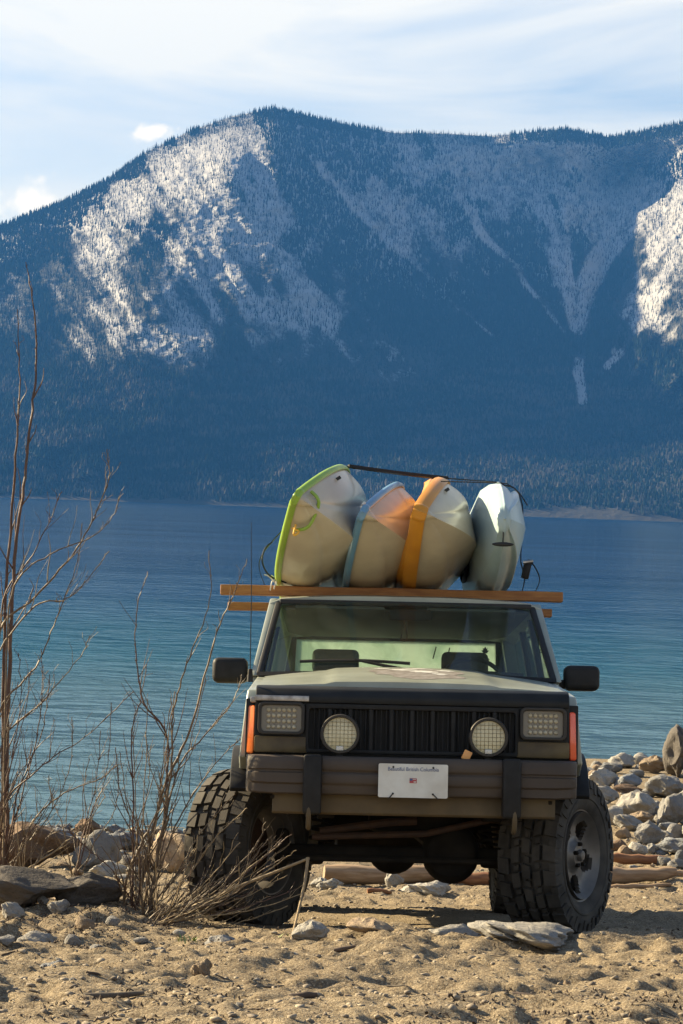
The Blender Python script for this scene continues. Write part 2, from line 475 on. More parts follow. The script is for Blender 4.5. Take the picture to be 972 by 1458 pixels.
# ------------------------------------------------------------------ the ground
WATER = -.93
CAR_X, CAR_Y = .415, 13.2
def base_z(x, y):
    x = np.asarray(x, float); y = np.asarray(y, float)
    k = .1228
    z = -k * (np.clip(y, 6.5, 17.6) - CAR_Y) + .03 * np.maximum(6.5 - y, 0)
    right = sstep(1.2, 2.6, x + (y - 22) * .03)
    yb = np.maximum(y - 17.6, 0)
    left_z = -.058 * yb
    right_z = -.012 * np.minimum(yb, 12) - .16 * np.maximum(yb - 12, 0)
    z = z + left_z * (1 - right) + right_z * right
    z = z + .014 * np.clip(x - CAR_X, -6, 6)
    z = np.where(y > 26, np.maximum(z, -7), z)
    return z
def ground_z(x, y):
    x = np.asarray(x, float); y = np.asarray(y, float)
    near = np.exp(-((y - 12) / 14.0) ** 2)
    # calmer where the car stands
    calm = 1 - .75 * sstep(1.6, .9, np.abs(x - CAR_X)) * sstep(11.9, 12.6, y) * sstep(17.2, 16.0, y)
    z = base_z(x, y)
    z = z + calm * near * (.075 * fbm(x * .9, y * .9, 3, 3) + .048 * fbm(x * 3.4, y * 3.4, 3, 5) + .034 * fbm(x * 11, y * 11, 3, 9))
    # pits and trampled lumps in the foreground sand
    pit = np.clip(fbm(x * 5.5, y * 5.0, 2, 21) - .17, 0, 1)
    z = z - calm * near * .12 * pit
    # sand bank at the left under the bushes, crest in front of the car
    z = z + .10 * np.exp(-((x + 1.25) / .5) ** 2 - ((y - 12.9) / .9) ** 2)
    z = z + .05 * np.exp(-((y - 11.6 + .15 * np.sin(x * 2.3)) / .5) ** 2) * sstep(-.3, .3, x)
    return z
def gz(x, y): return float(ground_z(x, y))

def on_ground(px, py):
    """where the view line through a photo pixel meets the sand"""
    d = ray(px, py)
    X, Y = _T * (d.x / d.y), _T
    hit = np.nonzero(EYE + _T * (d.z / d.y) < base_z(X, Y))[0]
    if len(hit):
        y = float(_T[hit[0]]); x = y * d.x / d.y
        return Vector((x, y, gz(x, y)))
    return Vector((0, 0, EYE)) + d * (31 / d.y)
_T = np.arange(5.53, 41.5, .03)
def on_ground_many(px, py):
    """the same for arrays of pixels: x, y"""
    dx, dy = px - CXP, py - CYP
    sx = (dx * math.cos(ROLL) + dy * math.sin(ROLL)) / F_PX; sz = -(-dx * math.sin(ROLL) + dy * math.cos(ROLL)) / F_PX - PITCH
    y = np.full(px.shape, 31.0); done = np.zeros(px.shape, bool)
    for t in np.arange(5.5, 33, .04):
        h = ~done & (EYE + t * sz < base_z(sx * t, t))
        y[h] = t; done |= h
    return sx * y, y

def axis_pts(segs):
    out = [segs[0][0]]
    for a, b, s in segs:
        n = max(1, int(round((b - a) / s)))
        out += [a + (b - a) * (i + 1) / n for i in range(n)]
    return np.array(out)
xs = axis_pts([(-300, -60, 60), (-60, -15, 7.5), (-15, -6, .9), (-6, -2.6, .13), (-2.6, 3.1, .018), (3.1, 7, .13), (7, 15, .9), (15, 60, 7.5), (60, 300, 60)])
ys = axis_pts([(-250, -30, 44), (-30, 0, 3), (0, 6, .4), (6, 14, .022), (14, 19, .045), (19, 33, .1), (33, 50, 1), (50, 110, 6)])
gx, gy = np.meshgrid(xs, ys, indexing='ij')
gzv = ground_z(gx, gy)
me = np_mesh('beach', np.stack([gx, gy, gzv], -1).reshape(-1, 3), grid_faces(len(xs), len(ys)))

def sand_material():
    m, t, n, l, bs = nt('coarse_sand')
    tc = n.new('ShaderNodeTexCoord')
    def noise(s, d, r=.55, dist=0):
        q = n.new('ShaderNodeTexNoise'); q.inputs['Scale'].default_value = s; q.inputs['Detail'].default_value = d
        q.inputs['Roughness'].default_value = r; q.inputs['Distortion'].default_value = dist
        l.new(tc.outputs['Object'], q.inputs['Vector']); return q
    def rng(src, a, b, c=0, d=1):
        r = n.new('ShaderNodeMapRange'); r.inputs['From Min'].default_value = a; r.inputs['From Max'].default_value = b
        r.inputs['To Min'].default_value = c; r.inputs['To Max'].default_value = d
        l.new(src, r.inputs['Value']); return r.outputs[0]
    def mix(f, a, b):
        q = n.new('ShaderNodeMixRGB'); l.new(f, q.inputs['Fac'])
        for s, k in ((a, 'Color1'), (b, 'Color2')):
            if isinstance(s, tuple): q.inputs[k].default_value = (*s, 1)
            else: l.new(s, q.inputs[k])
        return q.outputs[0]
    big, mid, fine, grit = noise(1.1, 6), noise(7, 7, .6), noise(38, 5, .7), noise(105, 3, .7)
    c = mix(rng(big.outputs['Fac'], .35, .65), (0.278, 0.222, 0.144), (0.217, 0.171, 0.111))
    c = mix(rng(mid.outputs['Fac'], .46, .64, 0, .85), c, (0.194, 0.152, 0.101))
    c = mix(rng(fine.outputs['Fac'], .54, .68, 0, .85), c, (0.101, 0.074, 0.051))
    c = mix(rng(grit.outputs['Fac'], .54, .66, 0, .8), c, (0.463, 0.398, 0.286))
    c = mix(rng(grit.outputs['Fac'], .46, .36, 0, .7), c, (0.084, 0.060, 0.039))
    l.new(c, bs.inputs['Base Color'])
    bs.inputs['Roughness'].default_value = .95
    bs.inputs['Specular IOR Level'].default_value = .15
    b1 = n.new('ShaderNodeBump'); b1.inputs['Strength'].default_value = .9; b1.inputs['Distance'].default_value = .03
    l.new(fine.outputs['Fac'], b1.inputs['Height'])
    b2 = n.new('ShaderNodeBump'); b2.inputs['Strength'].default_value = .6; b2.inputs['Distance'].default_value = .01
    l.new(grit.outputs['Fac'], b2.inputs['Height']); l.new(b1.outputs[0], b2.inputs['Normal'])
    l.new(b2.outputs[0], bs.inputs['Normal'])
    return m
M['sand'] = sand_material()
beach = link('beach_ground', me, M['sand'])
tag(beach, 'coarse pale sand beach sloping down to the lake', 'ground', kind='structure')

# ------------------------------------------------------------------ the lake
def water_material():
    m, t, n, l, bs = nt('lake_water')
    tc = n.new('ShaderNodeTexCoord')
    sep = n.new('ShaderNodeSeparateXYZ'); l.new(tc.outputs['Object'], sep.inputs[0])
    # shallow shelf: the pale bottom shows near the beach
    mr = n.new('ShaderNodeMapRange'); mr.interpolation_type = 'SMOOTHSTEP'
    mr.inputs['From Min'].default_value = 24; mr.inputs['From Max'].default_value = 150
    l.new(sep.outputs['Y'], mr.inputs['Value'])
    cr = n.new('ShaderNodeValToRGB')
    e = cr.color_ramp.elements
    e[0].position = 0; e[0].color = (.060, .105, .12, 1)
    e[1].position = 1; e[1].color = (.002, .018, .058, 1)
    k = cr.color_ramp.elements.new(.12); k.color = (.016, .066, .100, 1)
    k = cr.color_ramp.elements.new(.45); k.color = (.004, .030, .075, 1)
    l.new(mr.outputs[0], cr.inputs[0]); l.new(cr.outputs[0], bs.inputs['Base Color'])
    bs.inputs['Roughness'].default_value = .06
    bs.inputs['IOR'].default_value = 1.33
    bs.inputs['Specular IOR Level'].default_value = 0
    bs.inputs['Roughness'].default_value = 1
    def waves(sx, sy, sc, det, dist):
        mp = n.new('ShaderNodeMapping'); mp.inputs['Scale'].default_value = (sx, sy, 1); mp.inputs['Rotation'].default_value = (0, 0, R(7))
        l.new(tc.outputs['Object'], mp.inputs['Vector'])
        q = n.new('ShaderNodeTexNoise'); q.inputs['Scale'].default_value = sc; q.inputs['Detail'].default_value = det
        q.inputs['Roughness'].default_value = .55; q.inputs['Distortion'].default_value = dist
        l.new(mp.outputs[0], q.inputs['Vector']); return q
    w1, w2, w3 = waves(.65, 1, .6, 3, .4), waves(.8, 1, 2.0, 4, .3), waves(.2, .5, .05, 3, .5)
    prev = None
    for w, s, d in ((w3, .2, .25), (w1, .8, .23), (w2, .8, .07)):
        b = n.new('ShaderNodeBump'); b.inputs['Strength'].default_value = s; b.inputs['Distance'].default_value = d
        l.new(w.outputs['Fac'], b.inputs['Height'])
        if prev: l.new(prev.outputs[0], b.inputs['Normal'])
        prev = b
    l.new(prev.outputs[0], bs.inputs['Normal'])
    # choppy water never mirrors fully at a glancing angle
    gl = n.new('ShaderNodeBsdfGlossy'); gl.inputs['Roughness'].default_value = .09; gl.inputs['Color'].default_value = (.62, .85, 1, 1)
    fr = n.new('ShaderNodeFresnel'); fr.inputs['IOR'].default_value = 1.33
    mu = n.new('ShaderNodeMath'); mu.operation = 'MULTIPLY'; mu.inputs[1].default_value = .8
    mi = n.new('ShaderNodeMixShader')
    l.new(prev.outputs[0], gl.inputs['Normal']); l.new(prev.outputs[0], fr.inputs['Normal'])
    wp_ = waves(.06, .5, .12, 4, .8)          # wind lanes
    wr = n.new('ShaderNodeMapRange'); wr.inputs['From Min'].default_value = .35; wr.inputs['From Max'].default_value = .65
    wr.inputs['To Min'].default_value = .50; wr.inputs['To Max'].default_value = .74
    l.new(wp_.outputs['Fac'], wr.inputs['Value']); l.new(wr.outputs[0], mu.inputs[1])
    l.new(fr.outputs[0], mu.inputs[0]); l.new(mu.outputs[0], mi.inputs[0]); l.new(bs.outputs[0], mi.inputs[1]); l.new(gl.outputs[0], mi.inputs[2])
    l.new(mi.outputs[0], n['Material Output'].inputs['Surface'])
    return m
M['water'] = water_material()
wx = axis_pts([(-9000, -1000, 1000), (-1000, -100, 150), (-100, 100, 20), (100, 1000, 150), (1000, 9000, 1000)])
wy = axis_pts([(19, 60, 4), (60, 300, 20), (300, 1000, 100), (1000, 6400, 450)])
ax, ay = np.meshgrid(wx, wy, indexing='ij')
me = np_mesh('lake', np.stack([ax, ay, np.full_like(ax, WATER)], -1).reshape(-1, 3), grid_faces(len(wx), len(wy)))
lake = link('lake_water', me, M['water'])
tag(lake, 'rippled blue lake water between the beach and the mountain', 'lake', kind='structure')

# ------------------------------------------------------------------ the mountain
SKY_LINE = np.array([(-1500, 470), (-900, 520), (-500, 480), (-200, 405), (0, 322), (80, 292), (150, 258), (210, 216), (270, 187), (330, 166), (390, 154), (430, 163), (500, 180), (560, 189), (630, 190), (700, 194), (760, 188), (805, 184), (870, 196), (920, 186), (975, 174), (1200, 120), (1500, 90), (1900, 160), (2500, 300)], float)
RIDGE_Y = np.array([(-1500, 8300), (-200, 8500), (0, 8650), (390, 9000), (700, 9500), (805, 9350), (870, 9550), (975, 9300), (1200, 9000), (2500, 8800)], float)
SHORE_Y = 6000.0
def line_side(u, v, pts):
    """distance (photo pixels) from a line down the slope, signed: left negative"""
    d = np.full(u.shape, 1e9); sgn = np.ones(u.shape)
    for (a, b), (c, e) in zip(pts[:-1], pts[1:]):
        L2 = (c - a) ** 2 + (e - b) ** 2
        t = np.clip(((u - a) * (c - a) + (v - b) * (e - b)) / L2, 0, 1)
        d = np.minimum(d, np.hypot(u - a - t * (c - a), v - b - t * (e - b)))
    lp = sorted((p[1], p[0]) for p in pts)
    xl = np.interp(v, [p[0] for p in lp], [p[1] for p in lp])
    return d * np.where(u < xl, -1, 1)
SPUR = [(350, 150), (318, 240), (268, 340), (205, 440), (150, 560), (120, 720)]
SPUR_W = [(40, 290), (0, 420), (-30, 560), (-40, 720)]
GULLY = [(835, 720), (826, 560), (816, 470), (846, 380), (893, 290), (925, 220)]
SPUR_E = [(1120, 150), (1010, 300), (950, 420), (905, 520), (895, 720)]
def mountain_pt(u, w):
    """u: bearing as photo column, w: 0 shore .. 1 crest.  Returns the ground point"""
    sky = np.interp(u, SKY_LINE[:, 0], SKY_LINE[:, 1]); shore = 706.5 + u * math.tan(ROLL) + 1.5
    v = shore + (sky - shore) * w
    yr = np.interp(u, RIDGE_Y[:, 0], RIDGE_Y[:, 1])
    env = sstep(.02, .22, w) * sstep(1.0, .88, w)
    y = SHORE_Y + (yr - SHORE_Y) * (.30 * w + .70 * w ** 1.15)
    # spurs stand forward, ravines lie back
    wu, wv = u + 26 * fbm(u / 60, v / 60, 3, 31), v + 26 * fbm(u / 60, v / 60, 3, 37)
    xs_ = np.interp(wv, [p[1] for p in SPUR], [p[0] for p in SPUR])
    gp = sorted((p[1], p[0]) for p in GULLY); xg = np.interp(wv, [p[0] for p in gp], [p[1] for p in gp])
    def bend(q, r_): return np.sqrt(q * q + r_ * r_) - r_
    span = np.maximum(xg - xs_, 60)
    right = np.clip(wu - xs_, 0, None); past = np.clip(wu - xg, 0, None)
    fall = bend(np.minimum(right, span), 18) * 1.45            # long face leaning away from the sun, down to the ravine
    rise = np.minimum(bend(past, 10) * 4.2, fall + 150)        # the far wall of the ravine climbs steeply back
    left = np.minimum(bend(np.clip(xs_ - wu, 0, None), 18), 190) * 2.1
    y = y + env * (fall - rise * sstep(.22, .5, w) + left - 260)
    d = line_side(wu, wv, SPUR_W); y = y - env * 180 * np.exp(-np.abs(d) / 120)
    k = sstep(-25, 25, u - np.interp(v, [190, 290, 380, 470, 560, 720], [950, 893, 846, 816, 826, 835]))
    c1, a1 = u * .82 - v * .57, u * .57 + v * .82
    c2, a2 = u * .80 + v * .60, -u * .60 + v * .80
    g1 = np.abs(fbm(c1 / 60, a1 / 420, 3, 41)) * (1 - k) + np.abs(fbm(c2 / 60, a2 / 420, 3, 42)) * k
    y = y - env * sstep(.15, .45, w) * 170 * (g1 - .12)
    y = y + sstep(.0, .1, w) * sstep(1, .9, w) * (90 * fbm(u / 70, v / 45, 4, 43) + 16 * fbm(u / 9, v / 7, 3, 47))
    streak = fbm(c1 / 17, a1 / 170, 3, 67) * (1 - k) + fbm(c2 / 17, a2 / 170, 3, 68) * k
    dx, dy = u - CXP, v - CYP
    sx = (dx * math.cos(ROLL) + dy * math.sin(ROLL)) / F_PX; sz = -(-dx * math.sin(ROLL) + dy * math.cos(ROLL)) / F_PX - PITCH
    return sx * y, y, EYE + sz * y, v, streak
def near_line(u, v, pts, w0, w1):
    out = np.zeros_like(u); n_ = len(pts) - 1
    for i in range(n_):
        (a, b), (c, d) = pts[i], pts[i + 1]
        L2 = (c - a) ** 2 + (d - b) ** 2
        t = np.clip(((u - a) * (c - a) + (v - b) * (d - b)) / L2, 0, 1)
        w = w0 + (w1 - w0) * (i + t) / n_
        q = np.hypot(u - a - t * (c - a), v - b - t * (d - b)) / w
        out = np.maximum(out, np.clip(1.4 - q, 0, 1))
    return out
def openness(u, v, streak):
    """0 = closed forest, 1 = open snow field, laid out by bearing and height on the slope"""
    n1 = fbm(u / 70, v / 55, 4, 61); n3 = fbm(u / 16, v / 22, 3, 71)
    def blob(cx, cy, rx, ry, rot):
        c, s_ = math.cos(R(rot)), math.sin(R(rot))
        a = ((u - cx) * c + (v - cy) * s_) / rx; b = (-(u - cx) * s_ + (v - cy) * c) / ry
        return sstep(1.45, .35, np.hypot(a, b))
    o = .90 * blob(330, 290, 130, 125, 10)
    o = np.maximum(o, 1.0 * blob(235, 270, 160, 48, -40))
    o = np.maximum(o, .80 * blob(450, 400, 95, 80, 45))
    o = np.maximum(o, .60 * blob(290, 420, 210, 70, 5))
    o = np.maximum(o, .42 * blob(140, 460, 150, 50, 0))
    o = np.maximum(o, .48 * blob(270, 455, 270, 80, 3))
    o = np.maximum(o, .40 * blob(520, 500, 110, 40, 20))
    o = np.maximum(o, .95 * blob(965, 370, 60, 120, 25))
    o = np.maximum(o, .62 * blob(885, 310, 60, 60, -30))
    o = np.maximum(o, .42 * blob(720, 250, 190, 60, 15))
    o = np.maximum(o, .40 * blob(590, 330, 110, 40, 40))
    for line, a, b in (([(760, 240), (790, 350), (815, 440), (822, 500), (830, 570)], 15, 8), ([(905, 270), (850, 380), (825, 460), (820, 510)], 22, 7),
                       ([(650, 280), (720, 370), (780, 440), (812, 490)], 7, 4), ([(480, 270), (560, 350), (640, 430), (700, 480)], 9, 3), ([(865, 520), (920, 465), (985, 430)], 7, 16),
                       ([(800, 300), (815, 400), (820, 460)], 7, 5), ([(868, 500), (880, 460), (900, 440)], 5, 6)):
        o = np.maximum(o, near_line(u + 10 * n1, v, line, a, b) * .85)
    o = o * (.80 + 1.0 * n1 + .75 * streak) + .22 * n3 * (o > .05)
    o = o - 1.0 * near_line(u, v, [(395, 175), (425, 270), (490, 360), (590, 440)], 20, 42)
    o = o - .7 * near_line(u, v, [(415, 335), (470, 410)], 14, 10)
    return np.clip(o, 0, 1)
nu_, nw = 900, 560
us = np.concatenate([np.linspace(-1500, -230, 60), np.linspace(-220, 1200, nu_), np.linspace(1215, 2400, 50)])
ws = np.concatenate([np.linspace(0, 1, nw)])
U_, W_ = np.meshgrid(us, ws, indexing='ij')
X_, Y_, Z_, V_, ST_ = mountain_pt(U_, W_)
OPEN_ = openness(U_, V_, ST_)
SNOW_ = 1.0 * sstep(470, 250, V_ + 160 * fbm(U_ / 90, V_ / 60, 4, 81)) * .75 + .5 * fbm(U_ / 7, V_ / 9, 3, 83) * sstep(560, 430, V_)
SNOW_ = np.maximum(SNOW_, .85 * sstep(.06, .7, OPEN_))
SH_ = sstep(.016, .006, W_ - .02 * np.exp(-((U_ - 830) / 90) ** 2) * (1 + fbm(U_ / 25, V_, 2, 91)))
# far side of the crest, and a skirt below the water line
back = [np.stack([X_[:, -1] * (1 + .02 * k), Y_[:, -1] + 180 * k, Z_[:, -1] - 60 * k * k], -1) for k in (1, 2, 3)]
front = np.stack([X_[:, 0], Y_[:, 0] - 15, np.full(len(us), WATER - 4)], -1)
P_ = np.concatenate([front[:, None], np.stack([X_, Y_, Z_], -1)] + [b_[:, None] for b_ in back], 1)
pad = lambda A_: np.concatenate([A_[:, :1], A_] + [A_[:, -1:]] * 3, 1)
me = np_mesh('mountain', P_.reshape(-1, 3), grid_faces(P_.shape[0], P_.shape[1]))
at = me.attributes.new('snow', 'FLOAT', 'POINT'); at.data.foreach_set('value', pad(SNOW_).ravel().astype(np.float32))
at = me.attributes.new('shore', 'FLOAT', 'POINT'); at.data.foreach_set('value', pad(SH_).ravel().astype(np.float32))

def mountain_material():
    m, t, n, l, bs = nt('snowy_slope')
    at = n.new('ShaderNodeAttribute'); at.attribute_name = 'snow'
    tc = n.new('ShaderNodeTexCoord')
    def noise(s, d):
        q = n.new('ShaderNodeTexNoise'); q.inputs['Scale'].default_value = s; q.inputs['Detail'].default_value = d
        q.inputs['Roughness'].default_value = .65
        l.new(tc.outputs['Object'], q.inputs['Vector']); return q
    n1, n2 = noise(.045, 8), noise(.004, 6)
    ma = n.new('ShaderNodeMath'); ma.operation = 'MULTIPLY_ADD'; ma.inputs[1].default_value = .9
    sb = n.new('ShaderNodeMath'); sb.operation = 'SUBTRACT'; sb.inputs[1].default_value = .45
    l.new(n1.outputs['Fac'], ma.inputs[0]); l.new(at.outputs['Fac'], ma.inputs[2]); l.new(ma.outputs[0], sb.inputs[0])
    mr = n.new('ShaderNodeMapRange'); mr.inputs['From Min'].default_value = .30; mr.inputs['From Max'].default_value = .75
    l.new(sb.outputs[0], mr.inputs['Value'])
    fl = n.new('ShaderNodeMixRGB'); fl.inputs['Color1'].default_value = (.022, .028, .024, 1); fl.inputs['Color2'].default_value = (.05, .046, .038, 1)
    l.new(n2.outputs['Fac'], fl.inputs['Fac'])
    mx = n.new('ShaderNodeMixRGB'); mx.inputs['Color2'].default_value = (.36, .355, .35, 1)
    l.new(mr.outputs[0], mx.inputs['Fac']); l.new(fl.outputs[0], mx.inputs['Color1'])
    a2 = n.new('ShaderNodeAttribute'); a2.attribute_name = 'shore'
    m3 = n.new('ShaderNodeMixRGB'); m3.inputs['Color2'].default_value = (.055, .05, .04, 1)
    l.new(a2.outputs['Fac'], m3.inputs['Fac']); l.new(mx.outputs[0], m3.inputs['Color1'])
    l.new(m3.outputs[0], bs.inputs['Base Color'])
    bs.inputs['Roughness'].default_value = .9; bs.inputs['Specular IOR Level'].default_value = .1
    bp = n.new('ShaderNodeBump'); bp.inputs['Strength'].default_value = .6; bp.inputs['Distance'].default_value = 14
    l.new(n1.outputs['Fac'], bp.inputs['Height']); l.new(bp.outputs[0], bs.inputs['Normal'])
    return m
M['mountain'] = mountain_material()
mountain = link('mountain', me, M['mountain'])
tag(mountain, 'tall snow streaked mountain rising across the lake', 'mountain', kind='structure')

# forest on it: one mass of narrow conifers
def forest():
    rg = np.random.default_rng(5)
    n_try = 260000
    u = rg.uniform(-190, 1160, n_try); w = rg.random(n_try) ** .85
    w = np.where(rg.random(n_try) < .03, rg.uniform(.97, 1.0, n_try), w)
    xv, yv, z, v, st = mountain_pt(u, w)
    op = openness(u, v, st)
    low = sstep(470, 560, v)
    dense = .62 + .38 * sstep(330, 480, v)
    prob = dense + (.40 - dense) * sstep(.03, .5, op) - .22 * sstep(.75, 1, op)
    prob = prob * (1 - .35 * low) * sstep(.004, .02, w - .02 * np.exp(-((u - 830) / 90) ** 2))
    prob = np.where(w > .97, np.maximum(prob, .7), prob)
    keep = rg.random(n_try) < prob
    xv, yv, z, op, u, v, low = xv[keep], yv[keep], z[keep], op[keep], u[keep], v[keep], low[keep]
    n_ = len(xv)
    hgt = rg.uniform(9, 23, n_) * (1 - .25 * low) * np.where(op > .15, rg.uniform(.5, .95, n_), 1)
    rad = hgt * rg.uniform(.11, .19, n_) * (1 + .9 * low) * np.where(op > .15, .55, 1)
    th = rg.uniform(0, 6.28, n_)
    V = np.zeros((n_, 5, 3), np.float32)
    for k in range(4):
        V[:, k, 0] = xv + rad * np.cos(th + k * math.pi / 2); V[:, k, 1] = yv + rad * np.sin(th + k * math.pi / 2); V[:, k, 2] = z - 1.5
    V[:, 4] = np.stack([xv, yv, z + hgt], -1)
    fb = np.array([[0, 1, 4], [1, 2, 4], [2, 3, 4], [3, 0, 4]])
    Fc = (fb[None] + (np.arange(n_) * 5)[:, None, None]).reshape(-1, 3)
    me = np_mesh('forest', V.reshape(-1, 3), Fc, smooth=False)
    # stands of paler bare broadleaf trees low on the slope
    pale = np.clip(fbm(u / 60, v / 9, 4, 95) * 1.5 + .35, 0, 1) * low
    tone = np.repeat(np.clip(rg.random(n_) * .7 + .55 * pale, 0, 1), 5).astype(np.float32)
    at = me.attributes.new('tone', 'FLOAT', 'POINT'); at.data.foreach_set('value', tone)
    m, t, n, l, bs = nt('conifer_forest')
    a = n.new('ShaderNodeAttribute'); a.attribute_name = 'tone'
    cr = n.new('ShaderNodeValToRGB'); e_ = cr.color_ramp.elements
    e_[0].color = (.010, .020, .014, 1); e_[1].color = (.085, .075, .06, 1); e_[1].position = 1
    k = cr.color_ramp.elements.new(.62); k.color = (.022, .032, .022, 1)
    l.new(a.outputs['Fac'], cr.inputs[0]); l.new(cr.outputs[0], bs.inputs['Base Color'])
    bs.inputs['Roughness'].default_value = 1; bs.inputs['Specular IOR Level'].default_value = 0
    o = link('conifer_forest', me, m)
    tag(o, 'dark conifer forest covering the mountain across the lake', 'forest', kind='stuff')
    return n_
NTREES = forest()
print('trees', NTREES)

# ------------------------------------------------------------------ the car (local axes: x right, y away from the viewer, z up, origin under the front axle)
CARM = Matrix.Translation((CAR_X, CAR_Y, 0)) @ Matrix.Rotation(R(-.8), 4, 'Y') @ Matrix.Rotation(R(-7), 4, 'X')
car = empty('off_road_car')
car.matrix_world = CARM
tag(car, 'lifted pale off-road car with mud tyres parked on the beach, nose up', 'car')

def rrect(cx, cz, w, h, r, n=6):
    out = []
    for qx, qz, a0 in ((1, 1, 0), (-1, 1, 90), (-1, -1, 180), (1, -1, 270)):
        for i in range(n + 1):
            a = R(a0 + 90 * i / n)
            out.append((cx + qx * (w / 2 - r) + r * math.cos(a), cz + qz * (h / 2 - r) + r * math.sin(a)))
    return out
def ring_prism(mb, outer, inner, y0, y1):
    n = len(outer)
    vs_ = [(u, y, w) for y in (y0, y1) for poly in (outer, inner) for u, w in poly]
    fs = []
    for i in range(n):
        j = (i + 1) % n
        fs += [(i, j, n + j, n + i), (2 * n + i, 3 * n + i, 3 * n + j, 2 * n + j), (i, 2 * n + i, 2 * n + j, j), (n + i, n + j, 3 * n + j, 3 * n + i)]
    return mb.add(vs_, fs)
def hood_z(x, y):
    t = (y + .60) / 1.22
    zc = 1.252 + (1.408 - 1.252) * t - .012 * math.sin(math.pi * t) * -1
    ze = 1.228 + (1.352 - 1.228) * t
    q = min(1, abs(x) / .80)
    z = zc + (ze - zc) * q ** 2.2
    b = 1 - min(1, max(0, (abs(x) - .40) / .05)); z += .010 * b * b * (3 - 2 * b)
    return z
# hood: one pressed panel with a raised middle
mb = MB(); nx, ny_ = 57, 17
vv = []
for i in range(nx):
    for j in range(ny_):
        x = -.79 + 1.58 * i / (nx - 1); y = -.535 + 1.127 * j / (ny_ - 1)
        vv.append((x, y, hood_z(x, y)))
low = [(x, y, z - .03) for x, y, z in vv]
fs = [tuple(q) for q in grid_faces(nx, ny_).tolist()]
n0 = len(vv)
mb.add(vv + low, fs + [tuple(n0 + i for i in q[::-1]) for q in fs])
edge = [i * ny_ for i in range(nx)] + [(nx - 1) * ny_ + j for j in range(1, ny_)] + [i * ny_ + ny_ - 1 for i in range(nx - 2, -1, -1)] + [j for j in range(ny_ - 2, 0, -1)]
for a, b in zip(edge, edge[1:] + edge[:1]): mb.f.append((a, b, b + n0, a + n0))
hood = mb.build('hood', M['paint'], car, angle=50)
def hood_patch(name, cx, cy, rx, ry, seed, mat, lift):
    rr = random.Random(seed); n = 40; mb = MB(); k = [rr.uniform(.55, 1.15) for _ in range(n)]
    k = [(k[i - 1] + k[i] * 2 + k[(i + 1) % n]) / 4 for i in range(n)]
    vs_ = []
    for q in (0, .5, 1):
        for i in range(n):
            a = 2 * math.pi * i / n
            x, y = cx + rx * k[i] * math.cos(a) * max(q, .01), cy + ry * k[i] * math.sin(a) * max(q, .01)
            vs_.append((x, y, hood_z(x, y) + lift))
    fs = [(r_ * n + i, r_ * n + (i + 1) % n, (r_ + 1) * n + (i + 1) % n, (r_ + 1) * n + i) for r_ in range(2) for i in range(n)]
    return mb.add(vs_, fs).build(name, mat, hood)
hood_patch('bare_patch', .06, .05, .30, .42, 3, M['worn'], .0015)
for cx, cy, rx, ry, sd in ((-.04, .22, .09, .07, 5), (.08, .10, .08, .09, 6), (.20, .26, .06, .07, 8), (-.14, .34, .05, .05, 9), (.05, .38, .10, .05, 12), (.16, -.05, .05, .05, 14)):
    hood_patch('paint_flake', cx, cy, rx, ry, sd, M['white_worn'], .003)

# header panel above the grille
mb = MB()
prof = [(-.528, 1.243), (-.575, 1.240), (-.612, 1.224), (-.634, 1.185), (-.632, 1.152), (-.528, 1.152)]
mb.prism(prof, -.80, .80)
mb.build('header_panel', M['black_paint'], car, bevel=.008)

